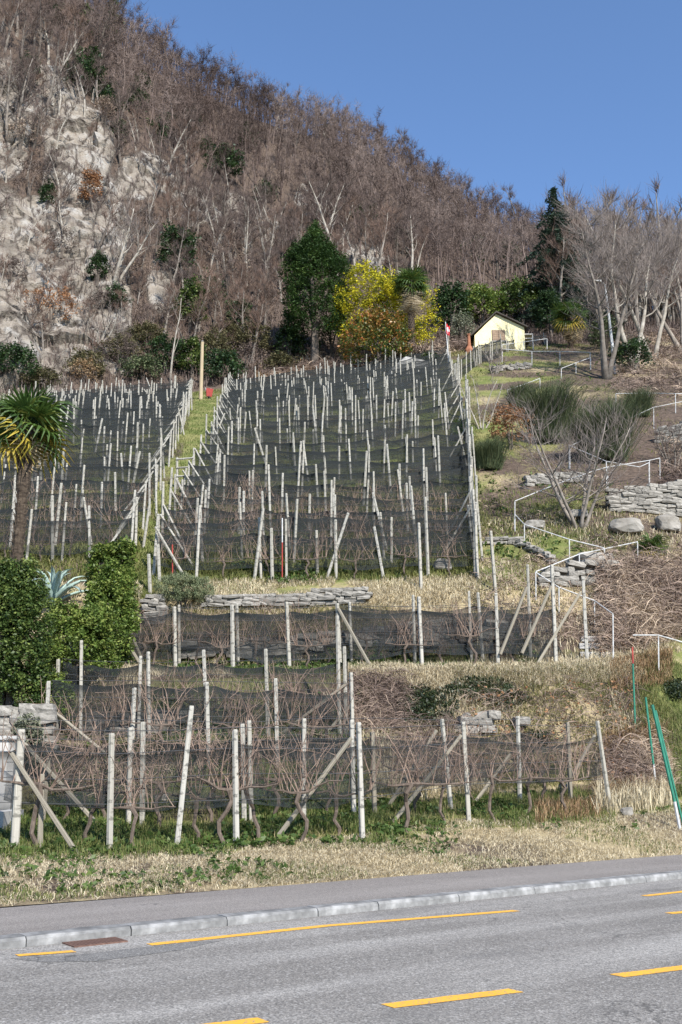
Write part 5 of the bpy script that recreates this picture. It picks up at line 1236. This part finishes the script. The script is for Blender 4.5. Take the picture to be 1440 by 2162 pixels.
# --- the big netted slope: right block and left block
def edge_px(tab, y): t = sorted(tab); return float(np.interp(y, [a for a, b in t], [b for a, b in t]))
RL = [(1225, 322), (1130, 352), (1060, 388), (960, 442), (900, 460), (830, 488), (790, 512)]
RR = [(1225, 1004), (1180, 1000), (950, 986), (860, 972), (790, 948), (760, 945)]
LR = [(1225, 266), (1170, 280), (1060, 328), (985, 358), (900, 388), (830, 404), (790, 410)]
LLt = [(1300, -140), (960, -110), (900, 20), (865, 110), (840, 150)]
ORD = ['lowest', 'second lowest', 'third lowest', 'fourth lowest', 'fifth lowest', 'sixth lowest', 'seventh lowest', 'eighth lowest', 'ninth lowest', 'tenth lowest', 'eleventh lowest', 'twelfth lowest',
       'twelfth highest', 'eleventh highest', 'tenth highest', 'ninth highest', 'eighth highest', 'seventh highest', 'sixth highest', 'fifth highest', 'fourth highest', 'third highest', 'second highest', 'highest']
ks = [7.35, 7.7]
for a, b, n in ((8.0, 9.0, 3), (9.0, 10.0, 8), (10.0, 11.0, 11)): ks += [a + (b - a) * i / n for i in range(n)]
def block_row(kk, le, ri, label, jit, seed, side):
    r = random.Random(seed); ys = [project(*surf(p, kk)) for p in (300, 700)]
    yL = float(project(*surf(edge_px(le, ys[0][1]), kk))[1]); x0 = edge_px(le, yL); yR = float(project(*surf(edge_px(ri, ys[1][1]), kk))[1]); x1 = edge_px(ri, yR)
    if side == 'L': x1 = edge_px(ri, float(project(*surf(x1, kk))[1])); x0 = edge_px(le, float(project(*surf(max(x0, 0), kk))[1]))
    pa, pb = surf(x0, kk), surf(x1, kk); ln = np.linalg.norm(pb - pa); n = max(5, int(ln / (r.uniform(1.15, 1.5) if side == 'L' else r.uniform(1.3, 1.7))))
    t = None; base = []
    for i in range(n + 1):
        px = x0 + (x1 - x0) * (i + (r.uniform(-.3, .3) if 0 < i < n else 0)) / n; q = surf(px, kk + r.uniform(-.02, .02) * (1 if kk > 9 else 2)); b = Vector(q); b.z = ground(b.x, b.y)
        if t is None: t = thing('trellis_row', label, 'trellis', b)
        h = r.choice((1.75, 1.9, 2.05, 2.2, 2.4, 2.7)) * r.uniform(.94, 1.04); base.append(b)
        rep = 2 if r.random() < .22 else 1
        for e in range(rep):
            b2 = b + Vector((e * r.uniform(.18, .35), r.uniform(-.1, .1), 0)); tilt = Vector((r.gauss(-.01, .045), r.gauss(-.02, .05), 1)) if r.random() > .06 else Vector((r.gauss(0, .22), 0, 1))
            add_post(t, b2, b2 + tilt * (h - e * .25), r.uniform(.075, .095))
    for s_, b, on in ((1, base[0], side == 'R' or kk > 9.5), (-1, base[-1], True)):
        if on and not (side == 'R' and s_ < 0 and r.random() < .55):
            lo = b + Vector((s_ * r.uniform(.9, 1.3), -.25, 0)); lo.z = ground(lo.x, lo.y); add_post(t, lo, b + Vector((0, -.06, 1.75)), .075, 'post', 'brace')
    ends = base
    wobj('net', net_strip(ends, .38, 1.62, -.16 if r.random() < .5 else .1, seed, r.choice((.34, .46, .54, .60, .66)), .45, .14), None, t)
    for h in ((.7, 1.72) if kk > 9.4 else (.7, 1.2, 1.72)):
        wobj('wire', wire_mb([e + Vector((0, -.05, h)) for e in ends], .008), M['wire'], t)
    return base
for i, kk in enumerate(ks):
    base = block_row(kk, RL, RR, ORD[i] + ' netted trellis row on the slope right of the grass path', 0, 2000 + i, 'R')
    if i < 5:
        for a, b in zip(base, base[1:]):
            p = a.lerp(b, .5); p.z = ground(p.x, p.y); grapevine(p, 'small leafless grapevine under the net of the ' + ORD[i] + ' row right of the grass path', 'grapevines of the ' + ORD[i] + ' row on the big netted slope', 0, .95)
for i, kk in enumerate([k_ + .06 for k_ in ks[1:]]):
    if kk > 10.98: continue
    base = block_row(kk, LLt, LR, ORD[i] + ' trellis row on the slope left of the grass path', 0, 3000 + i, 'L')
    if i < 4:
        for a, b in zip(base, base[1:]):
            p = a.lerp(b, .5); p.z = ground(p.x, p.y); grapevine(p, 'small leafless grapevine in the ' + ORD[i] + ' row left of the grass path', 'grapevines of the ' + ORD[i] + ' row left of the path', 0, .95)
print('vines', NV)
# --- net fence up the right edge, and on to the cabin
def net_fence(label, pts, hp_, seed, dens=.5, w=.09, extra=0):
    r = random.Random(seed); base = [hit(*p) for p in pts]; t = thing('net_fence', label, 'fence', base[0]); full = []
    for a, b in zip(base, base[1:]):
        n = max(1, int((b - a).length / 1.9))
        for i in range(n): q = a.lerp(b, i / n); q.z = ground(q.x, q.y); full.append(q)
    full.append(base[-1])
    for q in full:
        h = hp_ * r.uniform(.92, 1.15); add_post(t, q, q + Vector((r.gauss(0, .06), r.gauss(0, .06), h)), w)
        if r.random() < .35: add_post(t, q + Vector((.16, .1, 0)), q + Vector((.2, .1, h * .85)), w * .9)
    P_ = np.array([tuple(q) for q in full]); wobj('net', net_strip(full, .05, hp_ * .9, .0, seed, dens, .4, .08), None, t)
    for h in (.6, 1.2, hp_ * .92): wobj('wire', wire_mb([q + Vector((.02, -.05, h)) for q in full], .008), M['wire'], t)
net_fence('tall netted post fence closing the vineyard beside the broom bushes', [(1008, 1224), (1000, 1120), (993, 1010), (988, 930), (986, 860)], 2.5, 41, .34, .1)
net_fence('netted fence of slim posts climbing to the cabin', [(955, 812), (985, 790), (1012, 768), (1060, 752)], 2.0, 42, .55)
net_fence('dark net fence along the cabin terrace', [(1000, 762), (1050, 748), (1108, 735), (1150, 728)], 1.3, 43, .6)
# loose posts standing on the right-hand bank and the lip of the big vineyard
def loose_post(label, tx, ty, bx, by, mat='post', w=.095):
    b = hit(bx, by); t = thing('fence_post', label, 'post', b); add_post(t, b, W(tx, ty, b.y), w, mat, 'shaft')
loose_post('lone pale post on the lip of the big vineyard', 884, 1104, 889, 1245)
loose_post('lone pale post beside the curved run of stones', 1036, 1121, 1046, 1250)
loose_post('lone pale post on the lip beside the red stakes', 314, 1170, 317, 1253)
loose_post('weathered post standing beside the grass path bottom', 334, 1150, 337, 1226)
loose_post('tall weathered post at the net fence corner with yellow lichen', 976, 920, 974, 980, 'wood_post')
loose_post('short post by the netted lip right of the single red stake', 668, 1120, 670, 1215)
loose_post('lone post above the third terrace near the red stake', 573, 1115, 575, 1228)
loose_post('short grey post near the foot of the wooden pole', 503, 780, 503, 812)

# ------------------------------------------------------------------ garden at the left: laurels, hedge, agave
leafy('laurel_shrub', 'big glossy dark laurel in front of the palm trunk', 'shrub', 0, 0, 165, 378, M['lf_laurel'], 1100, 40, 16, 3.8, 91, Y=23.2, bump_=.2)
leafy('laurel_shrub', 'lower glossy laurel between the agave and the trellis end', 'shrub', 162, 0, 190, 185, M['lf_hedge'], 640, 36, 14, 3.4, 92, Y=26.0, bump_=.2)
leafy('laurel_shrub', 'rounded leafy bush filling the foot of the clipped hedge', 'shrub', 228, 0, 105, 235, M['lf_hedge'], 520, 34, 13, 3.4, 90, Y=27.3, bump_=.2)
leafy('laurel_shrub', 'small leafy bush beside the left terrace posts', 'shrub', 105, 0, 80, 130, M['lf_hedge'], 190, 30, 12, 3.6, 93, Y=24.2)
leafy('white_flowered_shrub', 'little pale-leaved bush in front of the rough garden wall', 'shrub', 52, 0, 74, 130, M['lf_olive'], 150, 24, 11, 4.0, 94, Y=20.6)
def hedge(name, label, lo, hi, slope, mat, leaf, seed, per=1.7):
    """clipped box hedge of leaf clumps"""
    r = np.random.RandomState(seed); dx, dy, dz = (hi[i] - lo[i] for i in range(3)); n = int((dx * dz * 2 + dy * dz * 2 + dx * dy) * 26 * per)
    u = r.rand(n, 3); f = r.randint(0, 5, n)
    u[:, 0] = np.where(f == 0, 0, np.where(f == 1, 1, u[:, 0])); u[:, 1] = np.where(f == 2, 0, np.where(f == 3, 1, u[:, 1])); u[:, 2] = np.where(f == 4, 1, u[:, 2])
    c = np.array(lo) + u * np.array([dx, dy, dz]); c[:, 2] -= slope * (1 - u[:, 0]) * u[:, 2]; c += r.normal(0, .05, c.shape)
    v, fc, t = leaf_cloud(c, 16, np.full(n, .2), leaf, .5, .4, seed, None)
    p = Vector(((lo[0] + hi[0]) / 2, (lo[1] + hi[1]) / 2, lo[2])); t_ = thing(name, label, 'hedge', p)
    wobj('stems', MB().box((lo[0] + .2, lo[1] + .2, lo[2] - .3), (hi[0] - .2, hi[1] - .2, hi[2] - slope - .25)).mesh('stems', M['bark_dark']), None, t_)
    wobj('foliage', mesh_np('foliage', v, fc, mat, t), None, t_)
za, zt = atpx(228, 28.2).z, W(265, 1152, 28.2).z
hedge('clipped_hedge', 'tall clipped leafy hedge beside the foot of the grass path', (W(188, 1300, 28.2).x, 28.0, za), (W(262, 1300, 28.2).x, 28.95, zt), .25, M['lf_hedge'], .075, 95)
p = hit(116, 1284); p = Vector((p.x, p.y - .3, p.z + .1)); s = mpp(p)
ag = thing('agave', 'large blue-green agave rosette behind the clipped laurels', 'plant', p)
def agave_leaf(seed, L_=1.05):
    r = random.Random(seed); mb = MB(); n = 7
    for i in range(n + 1):
        u = i / n; w = .11 * (1 - u) ** .55 * (.65 + .9 * u if u < .4 else 1.0) + .004; x = L_ * u; z = .30 * math.sin(u * 2.1) * L_ * .5 - .28 * max(0, u - .6) ** 2 * L_ * 4; th = .035 * (1 - u) + .004
        mb.v += [Vector((x, -w, z + w * .45)), Vector((x, 0, z)), Vector((x, w, z + w * .45)), Vector((x, 0, z - th))]
    for i in range(n):
        a = i * 4; b = a + 4
        for q in ((0, 1), (1, 2), (2, 3), (3, 0)): mb.f.append((a + q[0], b + q[0], b + q[1], a + q[1]))
    mb.f.append((n * 4, n * 4 + 1, n * 4 + 2, n * 4 + 3)); return mb.mesh('leaf', M['agave'], True)
AL = [agave_leaf(i) for i in range(2)]
for i in range(19):
    o = bpy.data.objects.new('leaf', AL[i % 2]); COL.objects.link(o); o.parent = ag
    o.matrix_local = Matrix.Rotation(i * 2.4, 4, 'Z') @ Matrix.Rotation(-(1.25 - 1.2 * i / 19), 4, 'Y') @ Matrix.Scale(1.15 + .55 * i / 19, 4)

# ------------------------------------------------------------------ grass, weeds, brambles
def scatter(n, px0, px1, k0, k1, seed, flt=None):
    r = np.random.RandomState(seed); px = r.uniform(px0, px1, n); kk = r.uniform(k0, k1, n); p = surf(px, kk)
    if flt is not None:
        qx_, qy_ = project(p[:, 0], p[:, 1], p[:, 2]); m_ = flt(px, qy_, kk, p, r); p = p[m_]
    return p
def patch(p, f=.5, s=1): return fbm(p[:, 0] * f, p[:, 1] * f, p[:, 2] * 0, s, 3)
def grass(name, label, mat, parts):
    """parts: (points, height, width, lean, tint or None)"""
    V = [blades(p, h, w, l, 700 + i, t) for i, (p, h, w, l, t) in enumerate(parts) if len(p)]
    v, f, t = join(V); stuff(name, mesh_np(name, v, f, M[mat], t), label)
inpath = lambda px, py: (px > np.interp(py, pya, [e[1] for e in pe][::-1]) + 3) & (px < np.interp(py, pya, [e[2] for e in pe][::-1]) - 3) & (py > 838) & (py < 1310)
S = scatter
grass('dry_grass', 'straw-coloured dead grass on the verge, banks and terrace lips', 'gr_dry', [
    (S(60000, -70, 1510, .0, 1.1, 1, lambda px, py, k_, p, r: (patch(p, .6, 3) > -.45) | (r.rand(len(p)) < .2)), .075, .010, 2.4, None),
    (S(26000, 730, 1345, 4.55, 5.6, 2), .22, .016, 1.2, None),
    (S(12000, -80, 300, 4.4, 7.3, 9), .28, .018, 1.0, None),
    (S(14000, 760, 1360, 2.2, 4.6, 3, lambda px, py, k_, p, r: patch(p, .7, 8) > 0), .30, .016, 1.0, None),
    (S(20000, 300, 1015, 6.62, 7.32, 4, lambda px, py, k_, p, r: patch(p, .5, 5) > -.4), .20, .018, 1.2, None),
    (S(9000, 230, 760, 4.9, 6.4, 5, lambda px, py, k_, p, r: patch(p, .6, 6) > .05), .2, .015, 1.1, None),
    (S(6000, 90, 760, 2.3, 4.6, 6, lambda px, py, k_, p, r: patch(p, .6, 6) > .1), .18, .014, 1.1, None),
    (S(9000, 1000, 1500, 5.3, 8.6, 7, lambda px, py, k_, p, r: patch(p, .4, 7) > 0), .28, .022, 1.0, None),
    (S(3600, 1260, 1420, .9, 2.6, 8), .5, .013, .6, None)])
grass('green_grass', 'green grass under the front vines, on the path and along the terraces', 'gr_green', [
    (S(34000, -70, 1300, .72, 2.1, 11, lambda px, py, k_, p, r: (patch(p, .7, 9) > -.35) & (r.rand(len(p)) < np.clip((k_ - .68) * 4, 0, 1))), .19, .012, .7, None),
    (S(16000, -70, 1510, .03, .95, 12, lambda px, py, k_, p, r: patch(p, .8, 3) < -.1), .08, .012, .8, None),
    (S(12000, 90, 770, 2.1, 5.2, 13, lambda px, py, k_, p, r: patch(p, .6, 6) < .2), .2, .014, .7, None),
    (S(12000, 230, 1140, 5.25, 6.25, 14, lambda px, py, k_, p, r: patch(p, .6, 6) < .15), .2, .016, .7, None),
    (S(40000, 260, 490, 7.0, 11.8, 15, lambda px, py, k_, p, r: inpath(px, py)), .13, .03, .8, None),
    (S(9000, 1350, 1510, 1.3, 4.8, 16), .2, .014, .7, None),
    (S(14000, 1000, 1320, 7.3, 11.7, 17, lambda px, py, k_, p, r: patch(p, .25, 12) > .0), .16, .03, .8, None),
    (S(6000, 330, 1010, 7.28, 7.9, 18, lambda px, py, k_, p, r: patch(p, .6, 13) > -.1), .22, .02, .7, None)])
grass('rough_grass', 'rough mixed grass on the steep vineyard slope', 'gr_mid', [
    (S(64000, -160, 1010, 7.3, 11.4, 21, lambda px, py, k_, p, r: ~inpath(px, py)), .26, .034, .9, .22),
    (S(9000, 980, 1500, 6.9, 11.7, 22, lambda px, py, k_, p, r: patch(p, .35, 23) > -.1), .2, .034, 1.2, None),
    (S(26000, 760, 1420, 2.3, 5.4, 26, lambda px, py, k_, p, r: patch(p, .5, 27) > -.2), .2, .014, 1.1, .3),
    (S(14000, 1000, 1420, 6.6, 11.7, 28, lambda px, py, k_, p, r: patch(p, .3, 28) > -.15), .16, .03, 1.2, .25),
    (S(9000, 300, 820, 6.2, 6.8, 29), .22, .016, 1.1, .55),
    (S(9000, -60, 1400, 1.0, 2.4, 23), .16, .012, 1.0, None),
    (S(4000, 270, 330, 6.3, 7.6, 24), .14, .014, .7, .2),
    (S(9000, 560, 1010, 10.95, 12.0, 25), .35, .045, .9, .8)])
def weeds(n, px0, px1, k0, k1, seed, leaf, flt=None):
    p = S(n, px0, px1, k0, k1, seed, flt); p[:, 2] += leaf * .9
    return leaf_cloud(p, 7, np.full(len(p), leaf * 1.6), leaf, .5, .25, seed, None)
v, f, t = join([weeds(2400, -70, 1130, .88, 2.2, 31, .06, lambda px, py, k_, p, r: patch(p, .9, 15) > -.05), weeds(900, 90, 760, 2.2, 4.6, 32, .065, lambda px, py, k_, p, r: patch(p, .8, 6) < .1),
                weeds(1300, 250, 1140, 5.25, 6.3, 33, .075, lambda px, py, k_, p, r: patch(p, .7, 16) > .0), weeds(1000, 330, 1000, 7.25, 7.6, 34, .08, lambda px, py, k_, p, r: patch(p, .7, 17) > .05),
                weeds(900, -60, 1500, .1, .95, 35, .045, lambda px, py, k_, p, r: patch(p, .8, 18) > .15), weeds(500, 1000, 1300, 7.5, 11.5, 36, .10, lambda px, py, k_, p, r: patch(p, .3, 19) > .2)])
stuff('weeds', mesh_np('weeds', v, f, M['weed'], t), 'broad-leaved green weeds under the vines')
def brush(name, label, mat, parts):
    V = []
    for i, (p, h, w, l) in enumerate(parts):
        V.append(blades(p, h, w, l, 900 + i))
    v, f, t = join(V); stuff(name, mesh_np(name, v, f, M[mat], t), label)
def tangle(p, hgt, ln, w, seed, per=9):
    """arching stems in a heap: thin blades in all directions"""
    r = np.random.RandomState(seed); n = len(p) * per; c = np.repeat(p, per, 0) + r.normal(0, 1, (n, 3)) * np.array([.2, .2, 0]); c[:, 2] += np.abs(r.normal(0, hgt * .5, n))
    d = r.normal(0, 1, (n, 3)) * np.array([1, 1, .55]); d /= np.linalg.norm(d, axis=1)[:, None]; e = np.cross(d, r.normal(0, 1, (n, 3))); e /= np.linalg.norm(e, axis=1)[:, None]; l = ln * r.uniform(.3, 1.5, (n, 1)); w = w * r.choice([.4, .6, .9, 1.5], (n, 1))
    m_ = c + np.array([0, 0, 1.]) * l * .12
    v = np.stack([c - d * l * .5, m_ - e * w * .5, m_ + e * w * .5, c + d * l * .5], 1).reshape(-1, 3); i = np.arange(n)[:, None] * 4
    f = np.concatenate([i + np.array([[0, 1, 2]]), i + np.array([[2, 1, 3]])], 0); t = np.clip(.45 + .5 * np.repeat(patch(p, .45, seed), per) + r.normal(0, .2, n), 0, 1)
    return v, f, np.repeat(t, 4)
V = [tangle(*q) for q in [(S(2600, 1270, 1520, 5.9, 7.15, 41), .9, .9, .022, 41), (S(700, 735, 850, 3.7, 4.75, 42), .45, .5, .014, 42), (S(480, 980, 1345, 2.6, 4.3, 43), .4, .55, .014, 43, 8),
    (S(500, 830, 1000, 2.6, 3.8, 40), .3, .45, .014, 40), (S(620, 1285, 1400, 1.7, 2.6, 44), .7, .6, .015, 44), (S(900, 1300, 1520, 10.0, 11.8, 45), 1.0, 1.3, .045, 45), (S(300, 1400, 1520, 8.4, 9.4, 46), .6, 1.0, .035, 46),
    (S(700, 1010, 1300, 6.2, 7.6, 47), .12, .4, .02, 47), (S(420, 230, 330, 5.2, 6.8, 48), .12, .35, .014, 48), (S(420, 90, 330, 2.4, 4.4, 49), .15, .4, .014, 49), (S(1500, 560, 1000, 11.3, 12.3, 50), .8, 1.2, .05, 50),
    (S(1400, 1000, 1300, 7.6, 11.5, 39, lambda px, py, k_, p, r: patch(p, .3, 29) > .1), .12, .5, .03, 39)]]
v, f, t = join(V); lp_ = np.concatenate([q[0][::3] for q in V[:0]] + [S(900, 1270, 1520, 5.9, 7.15, 141), S(160, 980, 1345, 2.6, 4.3, 143), S(300, 1285, 1400, 1.7, 2.6, 144)]); lp_[:, 2] += np.random.RandomState(2).rand(len(lp_)) * .4
lv, lf, lt = leaf_cloud(lp_, 6, np.full(len(lp_), .25), .045, .6, .2, 77, None); stuff('dead_leaves', mesh_np('dead_leaves', lv, lf, M['lf_copper'], lt), 'curled brown dead leaves caught in the brambles')
stuff('brambles', mesh_np('brambles', v, f, M['brush_red'], t), 'tangled leafless brambles heaped on the banks')
brush('dead_bracken', 'orange-brown dead bracken', 'bracken', [
    (S(5200, 1275, 1400, 1.5, 3.3, 51), .5, .014, 1.3), (S(3000, 1340, 1520, 6.0, 6.9, 52), .8, .02, .7), (S(3000, 1290, 1420, 4.2, 5.4, 53), .3, .014, .9), (S(1500, 1130, 1270, .8, 1.5, 54), .3, .012, .9),
    (S(3000, 540, 700, 11.3, 12.1, 55), .8, .05, .8)])
def ivy(label, px, py, rx, ry, n, seed, leaf=3.4, mat='lf_ivy'):
    r = np.random.RandomState(seed); a = r.uniform(0, 6.28, n); d = np.sqrt(r.rand(n)); P_ = []
    for x, y in zip(px + np.cos(a) * d * rx, py + np.sin(a) * d * ry): P_.append(tuple(hit(x, y)))
    P_ = np.array(P_); s = mpp(P_[0]); P_[:, 2] += r.rand(n) * 14 * s * (1 - d ** 2); P_[:, 1] -= r.rand(n) * 10 * s
    v, f, t = leaf_cloud(P_, 14, np.full(n, 11 * s), leaf * s, .5, .2, seed, None)
    o = link('ivy_mound', mesh_np('foliage', v, f, M[mat], t)); tag(o, label, 'ivy')
ivy('dark ivy mound hanging over the bank beside the log stump', 892, 1494, 76, 42, 420, 61)
ivy('flat ivy patch on the lip of the dry grass bank', 1012, 1458, 74, 24, 260, 62)
ivy('ivy strand spreading down the bank under the dry grass', 1065, 1478, 50, 18, 110, 63)
ivy('ivy at the photo edge beside the green rods', 1428, 1458, 26, 22, 80, 64)
ivy('ivy clump at the foot of the bank behind the second row', 1130, 1562, 34, 12, 60, 65)
ivy('dark periwinkle clump beside the crossing posts on the left terrace', 760, 1470, 18, 26, 60, 66, 4, 'weed')
